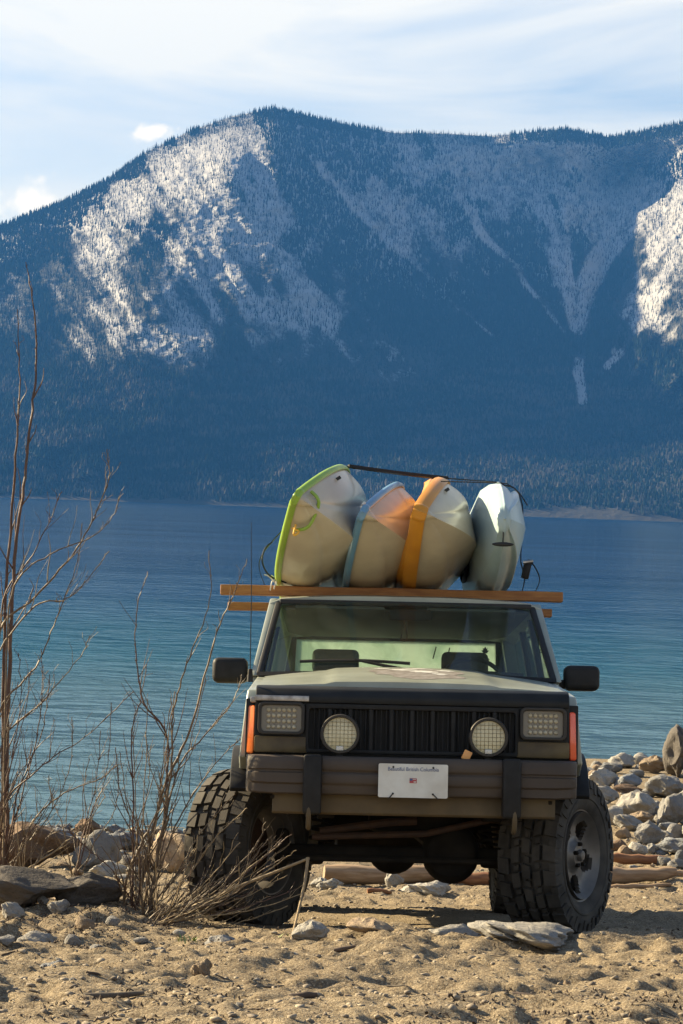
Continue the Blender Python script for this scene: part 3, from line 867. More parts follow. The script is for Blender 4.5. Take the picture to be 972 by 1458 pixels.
def arc(cy, cz, r, a0, a1, n=14):
    return [(cy + r * math.cos(R(a0 + (a1 - a0) * i / n)), cz + r * math.sin(R(a0 + (a1 - a0) * i / n))) for i in range(n + 1)]
def wall(mb, poly, xo_low, xo_top, z_low, z_top, inner, s):
    """body side panel: side outline, outer face leaning in towards the top"""
    def xo(z): return xo_low + (xo_top - xo_low) * min(1, max(0, (z - z_low) / (z_top - z_low)))
    n = len(poly)
    p = [(s * xo(z), y, z) for y, z in poly] + [(s * inner, y, z) for y, z in poly]
    fs = [tuple(range(n)), tuple(range(n, 2 * n))[::-1]] + [(i, i + n, (i + 1) % n + n, (i + 1) % n) for i in range(n)]
    return mb.add(p, fs)
for s in (-1, 1):
    poly = [(-.50, 1.02), (-.505, 1.17), (-.47, 1.222), (.64, 1.352), (.66, 1.34), (.66, .66), (.52, .64)] + arc(0, .42, .50, 24, 130) + [(-.44, .86), (-.50, .87)]
    wall(MB(), poly, .885, .835, .85, 1.36, .70, s).build('fender', M['paint'], car, bevel=.022, segs=3)
    mb = MB()
    a1, a2 = arc(0, .42, .525, 18, 146, 20), arc(0, .42, .49, 18, 146, 20)
    wall(mb, a1 + a2[::-1], .93, .93, 0, 1, .80, s).build('wheel_flare', M['black'], car, bevel=.008)
    # doors
    d1 = [(.665, .64), (.665, 1.352), (1.60, 1.372), (1.60, .64)]
    d = wall(MB(), d1, .872, .862, .8, 1.36, .80, s).build('door', M['paint'], car, bevel=.012)
    MB().box((s * .885, 1.48, 1.22), (.02, .14, .03)).build('handle', M['black'], d, bevel=.006)
    d2 = [(1.61, .64), (1.61, 1.372), (2.36, 1.385), (2.36, 1.0)] + arc(2.576, .42, .52, 105, 152, 8)[0:] + [(2.06, .64)]
    d = wall(MB(), d2, .872, .862, .8, 1.36, .80, s).build('door', M['paint'], car, bevel=.012)
    MB().box((s * .885, 2.25, 1.23), (.02, .14, .03)).build('handle', M['black'], d, bevel=.006)
    q = [(2.37, .94)] + [(2.37, 1.385), (3.42, 1.385), (3.44, .70), (3.10, .68)] + arc(2.576, .42, .52, 28, 106, 12)
    wall(MB(), q, .872, .862, .8, 1.36, .78, s).build('quarter_panel', M['paint'], car, bevel=.012)
    # pillars, gutter and side glass
    def up(y0, y1, y2, y3, name, mat, x0=.868, x1=.785, z0=1.365, z1=1.822, w=.05):
        p = [(s * x0, y0, z0), (s * x0, y1, z0), (s * (x0 - w), y1, z0), (s * (x0 - w), y0, z0),
             (s * x1, y2, z1), (s * x1, y3, z1), (s * (x1 - w), y3, z1), (s * (x1 - w), y2, z1)]
        return MB().hexa(p).build(name, mat, car, bevel=.008)
    up(.615, .70, 1.125, 1.20, 'pillar', M['paint'], x0=.872, x1=.788, z0=1.352, z1=1.832)
    up(.60, .64, 1.10, 1.13, 'windshield_seal', M['black_deep'], x0=.842, x1=.752, z0=1.365, z1=1.822, w=.038)
    up(1.57, 1.66, 1.62, 1.69, 'pillar', M['black'], w=.04)
    up(2.33, 2.42, 2.36, 2.44, 'pillar', M['black'], w=.04)
    up(3.22, 3.42, 3.12, 3.28, 'pillar', M['paint'], w=.10)
    for a, b, c, e in ((.70, 1.57, 1.20, 1.62), (1.66, 2.33, 1.69, 2.36), (2.42, 3.22, 2.44, 3.12)):
        p = [(s * .852, a, 1.372), (s * .852, b, 1.372), (s * .846, b, 1.372), (s * .846, a, 1.372),
             (s * .772, c, 1.818), (s * .772, e, 1.818), (s * .766, e, 1.818), (s * .766, c, 1.818)]
        MB().hexa(p).build('side_window', M['side_glass'], car)
    # mirror
    mr = MB().box((s * .993, .75, 1.385), (.20, .13, .142)).build('mirror', M['black'], car, bevel=.034, segs=4)
    MB().box((s * .895, .77, 1.35), (.09, .07, .05)).build('mirror_arm', M['black'], mr, bevel=.012)
    MB().box((s * .993, .816, 1.385), (.165, .004, .11)).build('mirror_glass', M['chrome'], mr)

# roof
mb = MB(); vv = []
nx, ny_ = 25, 22
def roof_z(x, y):
    q = min(1, abs(x) / .79)
    z = 1.866 - .022 * (y - 1.35) / .85 + .02 * min(0, (y - 1.35)) * .2 - .034 * q ** 3
    if y < 1.22: z -= .018 * ((1.22 - y) / .13) ** 2
    if q > .93: z -= .02 * ((q - .93) / .07) ** 2
    return z
for i in range(nx):
    for j in range(ny_):
        x = -.79 + 1.58 * i / (nx - 1); y = 1.09 + (3.34 - 1.09) * (j / (ny_ - 1)) ** 1.4
        vv.append((x, y, roof_z(x, y)))
fs = [tuple(q) for q in grid_faces(nx, ny_).tolist()]; n0 = len(vv)
mb.add(vv + [(x * .985, y, z - .035) for x, y, z in vv], fs + [tuple(n0 + i for i in q[::-1]) for q in fs])
edge = [i * ny_ for i in range(nx)] + [(nx - 1) * ny_ + j for j in range(1, ny_)] + [i * ny_ + ny_ - 1 for i in range(nx - 2, -1, -1)] + [j for j in range(ny_ - 2, 0, -1)]
for a, b in zip(edge, edge[1:] + edge[:1]): mb.f.append((a, b, b + n0, a + n0))
mb.build('roof', M['paint'], car, angle=60)
MB().box((0, 2.2, 1.775), (1.44, 2.1, .02)).build('headliner', M['headliner'], car, bevel=.008)
MB().box((0, 1.10, 1.812), (1.46, .05, .028)).build('windshield_seal', M['black_deep'], car, bevel=.006)
for s in (-1, 1):
    MB().box((s * .66, 2.2, 1.842), (.03, 1.7, .022)).build('roof_rail', M['black'], car, bevel=.008)

# windshield
mb = MB(); vv = []
for i in range(19):
    for j in range(9):
        t = j / 8; u = -1 + 2 * i / 18
        hw = .815 + (.728 - .815) * t
        vv.append((u * hw, .635 + (1.105 - .635) * t - .055 * (1 - u * u), 1.372 + (1.815 - 1.372) * t))
mb.add(vv, [tuple(q) for q in grid_faces(19, 9).tolist()])
mb.build('windshield', M['windshield'], car)
mb = MB(); vv = []
for i in range(19):
    u = -1 + 2 * i / 18
    for y, z in ((.54, 1.362), (.56, 1.385), (.64, 1.388), (.66, 1.36)):
        vv.append((u * .835, y - .045 * (1 - u * u), z - .014 * u * u))
mb.add(vv, [tuple(q) for q in grid_faces(19, 4, wrap_v=True).tolist()] + [(0, 1, 2, 3), (75, 74, 73, 72)])
mb.build('cowl', M['black'], car)
# wipers
for x0, x1, xa in ((-.60, .02, .02), (.08, .66, .64)):
    wp = empty('wiper'); wp.parent = car
    def wy(x, z): return .635 + (1.105 - .635) * (z - 1.372) / .443 - .055 * (1 - (x / .8) ** 2) - .016
    za = 1.440
    pts = [(x0 + (x1 - x0) * i / 8, wy(x0 + (x1 - x0) * i / 8, za + .012 * math.sin(i / 8 * 3.1)), za + .012 * math.sin(i / 8 * 3.1)) for i in range(9)]
    MB().tube(pts, .009, 6).build('blade', M['black_deep'], wp)
    mid = pts[4]
    MB().tube([(xa + .06, .56, 1.392), (xa - .04, .565, 1.402), (mid[0], mid[1] - .012, mid[2] + .004)], [.014, .011, .007], 6).build('arm', M['black'], wp)
    MB().ball((xa + .06, .56, 1.395), (.018, .018, .014)).build('pivot', M['chrome'], wp)
# antenna whip on the left fender
an = MB().tube([(-.868, .40, 1.31), (-.872, .40, 1.75), (-.884, .395, 2.19)], [.0035, .0028, .0018], 6).build('antenna', M['black_deep'], car)
MB().lathe([(.001, .045), (.012, .04), (.016, 0), (.018, -.03)], (-.868, .40, 1.335), 'z', 12).build('antenna_base', M['black'], an)

# grille
gr = empty('grille'); gr.parent = car
MB().box((0, -.560, 1.02), (1.08, .02, .26)).build('backing', M['black_deep'], gr)
ring_prism(MB(), rrect(0, 1.025, 1.09, .25, .012, 2), rrect(0, 1.022, 1.05, .205, .012, 2), -.628, -.57).build('surround', M['black'], gr, bevel=.004)
sl_w = MB().box((0, 0, 0), (.022, .04, .21)).build('slat', M['black'], gr, bevel=.004, segs=1)
sl_f = MB().box((0, 0, 0), (.008, .025, .21)).build('slat', M['black'], gr, bevel=.002, segs=1)
first = {'w': True, 'f': True}
def slat(x, kind):
    src = sl_w if kind == 'w' else sl_f
    if first[kind]: o = src; first[kind] = False
    else:
        o = src.copy(); COL.objects.link(o); o.parent = gr
    o.location = (x, -.605 if kind == 'w' else -.598, 1.022)
for i in range(11):
    x = -.525 + 1.05 * i / 10
    if 0 < i < 10: slat(x, 'w')
    if i < 10:
        for k in (1, 2, 3): slat(x + .105 * k / 4, 'f')

# lamps
def headlight(cx):
    h = empty('headlight'); h.parent = car; h.location = (cx, -.62, 1.07)
    ring_prism(MB(), rrect(0, 0, .238, .166, .03), rrect(0, 0, .205, .134, .022), -.03, .04).build('bezel', M['lamp_black'], h, bevel=.006)
    MB().prism(rrect(0, 0, .21, .14, .022), .005, .02, 'y').build('reflector', M['led_back'], h)
    mb = MB()
    for r_ in range(4):
        for c_ in range(6):
            mb.ball((-.066 + .0264 * c_, .002, .043 - .0287 * r_), (.0115, .009, .0115), 8, 6)
    mb.build('led_array', M['led'], h)
    ring_prism(MB(), rrect(0, 0, .27, .20, .02, 4), rrect(0, 0, .235, .163, .03, 4), .005, .03).build('surround', M['black_paint'], h, bevel=.003)
for s in (-1, 1):
    headlight(s * .667)
    MB().prism(rrect(s * .667, .938, .272, .082, .008, 2), -.628, -.60, 'y').build('parking_lamp', M['park'], car, bevel=.005)
    m_ = M['amber'] if s < 0 else M['red_amber']
    p = [(s * .806, -.612, .888), (s * .850, -.580, .888), (s * .856, -.46, .888), (s * .806, -.46, .888),
         (s * .802, -.612, 1.137), (s * .842, -.580, 1.137), (s * .846, -.46, 1.137), (s * .802, -.46, 1.137)]
    MB().hexa(p).build('side_marker', m_, car, bevel=.012, segs=3)
    MB().box((s * .70, -.56, 1.02), (.30, .05, .30)).build('lamp_panel', M['black'], car, bevel=.006)
MB().box((-.665, -.634, 1.172), (.275, .012, .028)).build('trim_strip', M['silver'], car, bevel=.003)
MB().box((-.812, -.605, 1.163), (.03, .04, .03)).build('trim_corner', M['silver'], car, bevel=.006)
def round_lamp(cx, cz):
    h = empty('round_lamp'); h.parent = car; h.location = (cx, -.72, cz)
    MB().lathe([(.001, .06), (.05, .055), (.085, .03), (.099, .0), (.1, -.03), (.096, -.038), (.086, -.038), (.083, -.028), (.083, .0), (.001, .0)], n=40).build('housing', M['lamp_black'], h)
    MB().lathe([(.001, -.026), (.05, -.025), (.083, -.02), (.083, -.012)], n=40).build('lens', M['cream_lens'], h)
    mb = MB()
    for k in range(-3, 4):
        w = math.sqrt(max(0, .078 ** 2 - (k * .02) ** 2))
        mb.box((0, -.0265, k * .02), (2 * w, .002, .0014)); mb.box((k * .02, -.0265, 0), (.0014, .002, 2 * w))
    mb.build('lens_grid', M['park'], h)
    MB().box((0, -.030, -.072), (.036, .006, .022)).build('badge', M['plate'], h, bevel=.003)
    MB().box((0, .02, -.12), (.03, .05, .10)).build('bracket', M['black'], h, bevel=.004)
round_lamp(-.366, .993); round_lamp(.383, .993)
MB().box((.275, -.735, .90), (.042, .03, .050), Matrix.Rotation(R(25), 3, 'Y')).build('amber_reflector', pmat('amber_tag', (.75, .38, .12), (.6, .28, .08), 20, .4), car, bevel=.005)

# bumper
bp = empty('front_bumper'); bp.parent = car
prof = [(-.62, .882), (-.765, .882), (-.79, .872), (-.80, .850), (-.80, .812), (-.79, .806), (-.79, .798), (-.80, .792), (-.80, .745), (-.785, .735), (-.785, .695), (-.775, .688), (-.62, .688)]
MB().prism(prof, -.455, .455).build('beam', M['bumper'], bp, bevel=.004, segs=1)
for s in (-1, 1):
    # end caps wrap round the corner
    vs_, rows = [], [(.545, 0), (.72, 0), (.79, .012), (.825, .05), (.838, .13), (.838, .30)]
    for k, (x, dy) in enumerate(rows):
        lift = .0 if k < 2 else .01 * (k - 1) * .4
        for y, z in prof:
            front = y < -.7
            vs_.append((s * (x if front else min(x, .79)), (y + dy) if front else max(-.62, -.62 + dy), z + (lift if z < .75 else 0)))
    n = len(prof)
    fs = [(i * n + j, i * n + (j + 1) % n, (i + 1) * n + (j + 1) % n, (i + 1) * n + j) for i in range(len(rows) - 1) for j in range(n)]
    fs += [tuple(range(n)), tuple(range((len(rows) - 1) * n, len(rows) * n))[::-1]]
    MB().add(vs_, fs).build('end_cap', M['bumper'], bp, bevel=0, angle=40)
    MB().box((s * .50, -.765, .737), (.092, .13, .298)).build('guard', M['black'], bp, bevel=.014, segs=3)
    hk = [(s * .515, -.70, .60), (s * .515, -.80, .60), (s * .515, -.83, .63), (s * .515, -.80, .665), (s * .515, -.77, .66)]
    MB().tube(smooth_path([(s * .515, -.68, .65), (s * .515, -.79, .65), (s * .515, -.822, .60), (s * .515, -.80, .54), (s * .515, -.76, .52)], 5), .013, 8).build('tow_hook', M['tan_metal'], bp)
    MB().box((s * .70, -.715, .672), (.02, .02, .02)).build('bolt', M['under'], bp, bevel=.004)
MB().prism([(-.72, .69), (-.728, .60), (-.71, .588), (-.69, .60), (-.69, .69)], -.70, .725).build('valance', M['tan_metal'], bp, bevel=.003)
# licence plate
pl = MB().prism(rrect(.004, .765, .348, .168, .008, 3), -.826, -.823, 'y').build('licence_plate', M['plate'], car)
MB().box((0.004, -.812, .77), (.26, .022, .1)).build('plate_bracket', M['black'], pl)
def text_mesh(name, body, size, mat, parent, loc, rot, extrude=.0006, squeeze=1.0):
    cu = bpy.data.curves.new(name, 'FONT'); cu.body = body; cu.size = size; cu.align_x = 'CENTER'; cu.align_y = 'CENTER'; cu.extrude = extrude
    tmp = bpy.data.objects.new(name + '_tmp', cu); COL.objects.link(tmp)
    dg = bpy.context.evaluated_depsgraph_get(); dg.update()
    me = bpy.data.meshes.new_from_object(tmp.evaluated_get(dg)); bpy.data.objects.remove(tmp); bpy.data.curves.remove(cu)
    o = link(name, me, mat, parent); o.location = loc; o.rotation_euler = rot; o.scale = (squeeze, 1, 1)
    return o
text_mesh('lettering', 'Beautiful British Columbia', .027, M['plate_blue'], pl, (.004, -.827, .822), (R(90), 0, 0), squeeze=.90)
MB().box((.004, -.8272, .766), (.036, .0016, .024)).build('flag', M['flag_red'], pl)
for dx_, dz_, w_, h_ in ((-.010, .005, .014, .010), (.009, -.006, .012, .006), (.006, .007, .016, .003)):
    MB().box((.004 + dx_, -.8283, .766 + dz_), (w_, .0016, h_)).build('flag_patch', M['plate_blue'] if dx_ < 0 else M['plate'], pl)
for x, z in ((-.096, .832), (.104, .832), (-.096, .7), (.104, .7)):
    MB().lathe([(.0005, 0), (.0055, 0), (.0055, .003)], (x, -.828, z), 'y', 10).build('bolt', M['black_deep'], pl)
for x, d in ((-.096, -.02), (.104, .026)):
    MB().tube([(x, -.829, .70), (x + d, -.832, .676)], .003, 5).build('cable_tie', M['black_deep'], pl)

# wheels
WHEEL_R = .42; WS = 1.04
def wheel_meshes():
    mb = MB()
    prof = [(.22, -.115), (.238, -.135), (.28, -.155), (.33, -.158), (.366, -.148), (.378, -.125), (.380, 0), (.378, .125), (.366, .148), (.33, .158), (.28, .155), (.238, .135), (.22, .115), (.22, 0)]
    mb.lathe(prof, axis='x', n=64, closed=True)
    rr = random.Random(4)
    def block(a0, a1, x0, x1, r0, r1, skew=0, side=0):
        vs_ = []
        for r_ in (r0, r1):
            for a, xx in ((a0, x0), (a1, x0), (a1, x1), (a0, x1)):
                k = skew * (xx / .15)
                rad = r_ if abs(xx) < .12 else r_ - .014
                if r_ == r1: xx2, aa = xx, a
                else: xx2, aa = xx, a
                vs_.append((xx2, rad * math.cos(aa + k), rad * math.sin(aa + k)))
        mb.hexa(vs_)
    n = 20; st = 2 * math.pi / n
    for i in range(n):
        a = i * st
        for k, (x0, x1, off, wd, sk) in enumerate(((-.152, -.090, 0, .60, .05), (-.074, -.034, .35, .58, -.09), (-.018, .022, .10, .54, .10), (.038, .076, .45, .58, -.08), (.094, .152, .2, .60, .05))):
            block(a + off * st, a + (off + wd) * st, x0, x1, .366, .4065, sk)
            if k in (1, 2, 3):
                block(a + (off + wd + .12) * st, a + (off + .90) * st, x0 + .010, x1 - .004, .366, .400, sk)
        for s in (-1, 1):   # shoulder lugs running down the sidewall
            for j in (0, 1):
                b0, b1 = a + (.05 + .5 * j) * st, a + (.38 + .45 * j) * st
                rl = .325 if j else .345
                mb.hexa([(s * .150, rl * math.cos(b0), rl * math.sin(b0)), (s * .150, rl * math.cos(b1), rl * math.sin(b1)), (s * .165, rl * math.cos(b1), rl * math.sin(b1)), (s * .165, rl * math.cos(b0), rl * math.sin(b0)),
                         (s * .120, .392 * math.cos(b0), .392 * math.sin(b0)), (s * .120, .392 * math.cos(b1), .392 * math.sin(b1)), (s * .153, .388 * math.cos(b1), .388 * math.sin(b1)), (s * .153, .388 * math.cos(b0), .388 * math.sin(b0))])
    # moulded ring on the sidewall
    for s in (-1, 1):
        mb.lathe([(.285, s * .154), (.29, s * .161), (.30, s * .161), (.305, s * .155)], axis='x', n=64)
    tyre = mb.build('tyre', M['rubber'], None, angle=30)
    # rim: barrel, dished face with five rounded openings
    mb = MB()
    mb.lathe([(.205, .128), (.232, .136), (.236, .128), (.228, .118), (.205, .112), (.19, .05), (.185, -.10), (.205, -.13), (.215, -.13), (.2, -.09), (.20, .04)], axis='x', n=60)
    na_, nr = 150, 16; rad = [.02 + (.200 - .02) * j / (nr - 1) for j in range(nr)]
    def fx(r_): return .090 + .055 * max(0, (r_ - .13) / .07) ** 2 + (.03 if r_ < .055 else (.03 - .03 * min(1, (r_ - .055) / .02)))
    vs_ = [(fx(r_), r_ * math.cos(2 * math.pi * i / na_), r_ * math.sin(2 * math.pi * i / na_)) for i in range(na_) for r_ in rad]
    fs = []
    for i in range(na_):
        for j in range(nr - 1):
            rm = (rad[j] + rad[j + 1]) / 2; am = ((i + .5) / na_ * 5) % 1 - .5
            arcw = am * 2 * math.pi / 5 * rm
            if ((rm - .135) / .042) ** 2 + (arcw / (.050)) ** 2 < 1: continue
            fs.append((i * nr + j, ((i + 1) % na_) * nr + j, ((i + 1) % na_) * nr + j + 1, i * nr + j + 1))
    used = sorted({q for f_ in fs for q in f_}); mp_ = {q: k for k, q in enumerate(used)}
    n1 = len(used)
    top = [vs_[q] for q in used]; bot = [(x - .022, y, z) for x, y, z in top]
    f2 = [tuple(mp_[q] for q in f_) for f_ in fs]
    ec = {}
    for f_ in f2:
        for a, b in zip(f_, f_[1:] + f_[:1]): ec[(min(a, b), max(a, b))] = ec.get((min(a, b), max(a, b)), 0) + 1
    side = [(a, b, b + n1, a + n1) for (a, b), c in ec.items() if c == 1]
    mb.add(top + bot, f2 + [tuple(q + n1 for q in f_[::-1]) for f_ in f2] + side)
    mb.v = [(x, y * 1.1, z * 1.1) for x, y, z in mb.v]
    rim = mb.build('rim', M['rim'], None, angle=40)
    mb = MB().lathe([(.03, .085), (.03, .13), (.024, .142), (.001, .144)], axis='x', n=24)
    cap = mb.build('hub_cap', M['rim'], None)
    mb = MB().lathe([(.001, -.02), (.155, -.02), (.155, .0), (.001, .0)], axis='x', n=32)
    disc = mb.build('brake_disc', M['rust'], None)
    nuts = []
    return tyre, rim, cap, disc
tyre, rim, cap, disc = wheel_meshes()
nut = MB().lathe([(.011, 0), (.011, .018), (.006, .022), (.001, .022)], axis='x', n=8).build('lug_nut', M['under'], None)
proto_used = False
for x, y, rz, spin in ((.80, 0, R(-28), .4), (-.83, 0, R(180 - 28), 1.1), (.79, 2.576, 0, .2), (-.79, 2.576, R(180), 2.0)):
    w = empty('wheel'); w.parent = car; w.location = (x, y, WHEEL_R - .016); w.rotation_euler = Euler((spin, 0, rz), 'XYZ'); w.scale = (1.06, WS, WS)
    for src in (tyre, rim, cap, disc):
        o = src if not proto_used else src.copy()
        if proto_used: COL.objects.link(o)
        o.parent = w
    for k in range(5):
        o = nut if not proto_used and k == 0 else nut.copy()
        if not (not proto_used and k == 0): COL.objects.link(o)
        o.parent = w; a = 2 * math.pi * (k + .0) / 5
        o.location = (.116, .057 * math.cos(a), .057 * math.sin(a))
    proto_used = True

# running gear
MB().tube([(-.70, 0, .39), (.68, 0, .39)], .043, 12).build('front_axle', M['under'], car)
MB().ball((.235, .0, .40), (.155, .13, .162), 18, 12).build('differential', M['under'], car)
MB().lathe([(.001, -.135), (.09, -.125), (.125, -.10), (.125, -.07)], (.235, 0, .40), 'y', 20).build('differential_cover', M['under'], car)
MB().tube([(-.70, 2.576, .39), (.70, 2.576, .39)], .043, 12).build('rear_axle', M['under'], car)
MB().ball((-.01, 2.56, .395), (.17, .13, .172), 18, 12).build('differential', M['under'], car)
MB().tube([(.12, .05, .45), (.05, 1.0, .52), (0, 1.4, .58)], .03, 8).build('drive_shaft', M['under'], car)
MB().tube([(0, 1.8, .56), (-.01, 2.45, .42)], .032, 8).build('drive_shaft', M['under'], car)
MB().tube([(-.50, -.14, .47), (.10, -.15, .50), (.52, -.12, .60)], .018, 8).build('drag_link', M['rust'], car)
MB().tube([(-.66, -.16, .36), (.62, -.16, .36)], .016, 8).build('tie_rod', M['under'], car)
MB().tube([(-.46, -.10, .50), (-.1, -.12, .555), (.05, -.12, .565)], .022, 8).build('track_bar', M['rust'], car)
for s in (-1, 1):
    MB().box((s * .43, 1.4, .62), (.09, 3.7, .10)).build('frame_rail', M['under'], car, bevel=.008)
    hx = [(s * .45 + .062 * math.cos(a), .02 + .062 * math.sin(a), .44 + .034 * a / 6.28 * 1.5) for a in [i * .45 for i in range(70)]]
    MB().tube(hx, .0085, 6).build('coil_spring', M['under'], car)
    MB().tube([(s * .50, .10, .42), (s * .44, .14, .85)], .028, 8).build('shock_absorber', M['tan_metal'], car)
    MB().tube([(s * .50, .04, .36), (s * .40, .75, .56)], .024, 8).build('control_arm', M['under'], car)
    MB().box((s * .52, 2.5, .50), (.06, 1.3, .035)).build('leaf_spring', M['under'], car, bevel=.006)
    MB().box((s * .66, .03, .40), (.07, .16, .22)).build('steering_knuckle', M['under'], car, bevel=.02)
    MB().box((s * .63, .05, .93), (.16, 1.05, .35)).build('inner_fender', M['black_deep'], car)
    MB().box((s * .81, 1.36, .625), (.09, 1.4, .05)).build('rocker_panel', M['black'], car, bevel=.012)
MB().box((.05, .25, .62), (.50, .6, .24)).build('oil_pan', M['under'], car, bevel=.04)
MB().box((0, 1.55, .57), (.66, .4, .06)).build('skid_plate', M['under'], car, bevel=.02)
MB().box((.02, 1.15, .47), (.80, .55, .24)).build('transfer_case_skid', M['under'], car, bevel=.05)
MB().box((0, .62, .55), (1.12, .10, .16)).build('cross_member', M['under'], car, bevel=.02)
MB().box((0, 3.30, .52), (1.25, .12, .24)).build('rear_cross_member', M['under'], car, bevel=.03)
for s in (-1, 1):
    MB().box((s * .52, .78, .46), (.16, .10, .30)).build('arm_bracket', M['under'], car, bevel=.02)
    MB().box((s * .50, 1.95, .50), (.12, .12, .22)).build('spring_hanger', M['under'], car, bevel=.02)
MB().box((0, 2.05, .66), (1.60, 2.7, .06)).build('floor_pan', M['under'], car)
MB().box((-.1, 3.05, .60), (.9, .55, .22)).build('fuel_tank', M['under'], car, bevel=.05)
MB().tube(smooth_path([(.32, .6, .58), (.33, 1.8, .57), (.55, 2.2, .62), (.6, 3.3, .58)], 6), .03, 8).build('exhaust_pipe', M['rust'], car)
MB().box((0, -.42, .85), (1.0, .06, .42)).build('radiator', M['black_deep'], car)
MB().box((0, -.50, .66), (1.1, .14, .07)).build('cross_member', M['under'], car, bevel=.01)
MB().box((0, .62, 1.0), (1.55, .04, .72)).build('firewall', M['black_deep'], car)
# inside
MB().prism([(.66, 1.20), (.60, 1.375), (.80, 1.385), (1.02, 1.355), (1.06, 1.22), (.98, 1.0), (.66, 1.0)], -.80, .80).build('dashboard', M['dash'], car, bevel=.015)
def seat(cx):
    st_ = empty('seat'); st_.parent = car; st_.location = (cx, 1.75, .575)
    MB().box((0, -.05, .18), (.50, .52, .20)).build('cushion', M['fabric'], st_, bevel=.05, segs=3)
    MB().box((0, .26, .55), (.48, .14, .66), Matrix.Rotation(R(-12), 3, 'X')).build('backrest', M['fabric'], st_, bevel=.05, segs=3)
    MB().box((0, .34, .955), (.29, .10, .15), Matrix.Rotation(R(-8), 3, 'X')).build('headrest', M['fabric'], st_, bevel=.035, segs=3)
seat(-.40); seat(.40)
car.children[-1].location.z -= .05
sw = MB()
sw.lathe([(.19 + .015 * math.cos(q * 1.0472), .015 * math.sin(q * 1.0472)) for q in range(6)], axis='y', n=32, closed=True)
sw.box((0, .01, 0), (.36, .02, .05)); sw.box((0, .01, -.09), (.05, .02, .18))
o = sw.build('steering_wheel', M['black'], car); o.location = (.40, 1.16, 1.345); o.rotation_euler = (R(-28), 0, 0)
MB().box((.03, 1.05, 1.745), (.25, .03, .065)).build('rear_view_mirror', M['black'], car, bevel=.012)
hang = smooth_path([(-.005, 1.06, 1.71), (-.012, 1.065, 1.66), (-.022, 1.065, 1.615), (-.005, 1.065, 1.595), (.012, 1.065, 1.615), (.008, 1.065, 1.66), (.006, 1.06, 1.71)], 4)
MB().tube(hang, .004, 5).build('hanging_cord', M['black_deep'], car)
for s in (-1, 1):
    MB().box((s * .38, 1.15, 1.765), (.52, .16, .02), Matrix.Rotation(R(-14), 3, 'X')).build('sun_visor', M['headliner'], car, bevel=.008)
# tail
MB().prism([(3.42, .66), (3.46, .70), (3.44, 1.385), (3.38, 1.385), (3.38, .66)], -.84, .84).build('tailgate', M['paint'], car, bevel=.01)
MB().prism([(3.30, 1.75), (3.34, 1.75), (3.335, 1.83), (3.26, 1.83)], -.76, .76).build('tailgate_frame', M['black'], car, bevel=.006)
for s in (-1, 1):
    p = [(s * .68, 3.36, 1.38), (s * .82, 3.36, 1.38), (s * .82, 3.44, 1.38), (s * .68, 3.44, 1.38), (s * .665, 3.28, 1.76), (s * .77, 3.28, 1.76), (s * .77, 3.345, 1.76), (s * .665, 3.345, 1.76)]
    MB().hexa(p).build('tailgate_frame', M['black'], car, bevel=.006)
    MB().box((s * .77, 3.455, 1.12), (.12, .03, .34)).build('tail_lamp', M['red_amber'], car, bevel=.01)
p = [(-.70, 3.41, 1.38), (.70, 3.41, 1.38), (.70, 3.416, 1.38), (-.70, 3.416, 1.38), (-.68, 3.315, 1.76), (.68, 3.315, 1.76), (.68, 3.321, 1.76), (-.68, 3.321, 1.76)]
rg_ = MB().hexa(p).build('rear_window', M['rear_glass'], car)
MB().box((0, 3.52, .80), (1.70, .13, .16)).build('rear_bumper', M['black'], car, bevel=.03)
# decals seen through the glass: a maple leaf sticker and a hand written scrawl
leaf = [(0, .03), (.007, .015), (.016, .019), (.013, .004), (.026, .002), (.014, -.012), (.016, -.018), (.002, -.016), (0, -.03)]
poly = leaf + [(-x, z) for x, z in leaf[-2:0:-1]]
def ryz(z): return 3.41 + (3.315 - 3.41) * (z - 1.38) / .38 - .006
MB().prism([(.598 + x, 1.70 + z) for x, z in poly], ryz(1.70) - .002, ryz(1.70), 'y').build('leaf_sticker', M['black_deep'], rg_)
def scrawl(pts):
    q = smooth_path([(x, ryz(z) - .003, z) for x, z in pts], 5)
    MB().tube(q, .004, 4).build('scrawl', M['black'], rg_)
scrawl([(.27, 1.72), (.25, 1.64)]); scrawl([(.36, 1.715), (.345, 1.64)])
scrawl([(.47, 1.67), (.41, 1.66), (.415, 1.625), (.46, 1.63), (.475, 1.66), (.50, 1.625), (.53, 1.64)])
scrawl([(.54, 1.66), (.60, 1.655), (.625, 1.64), (.57, 1.62)])

# ------------------------------------------------------------------ load on the roof
def on_car(o):
    o.matrix_world = CARM
    return o
planks = []
for x0, x1, y, z0, z1, lab in ((-1.09, .936, 1.37, 1.868, 1.925, 'front orange-brown timber plank laid across the car roof'), (-1.082, .945, 2.22, 1.846, 1.894, 'rear timber plank across the car roof, behind the other plank')):
    mb = MB()
    n = 12; vv = []
    rr = random.Random(int(y * 100))
    for i in range(n + 1):
        x = x0 + (x1 - x0) * i / n; dz = .002 * math.sin(i * 1.3)
        for dy, z in ((-.045, z0), (.045, z0), (.045, z1), (-.045, z1)): vv.append((x, y + dy, z + dz))
    mb.add(vv, [tuple(q) for q in grid_faces(n + 1, 4, wrap_v=True).tolist()] + [(0, 1, 2, 3), (4 * n + 3, 4 * n + 2, 4 * n + 1, 4 * n)])
    o = on_car(mb.build('roof_plank', M['wood'], None, bevel=.003, segs=1))
    tag(o, lab, 'plank', 'planks across the car roof')

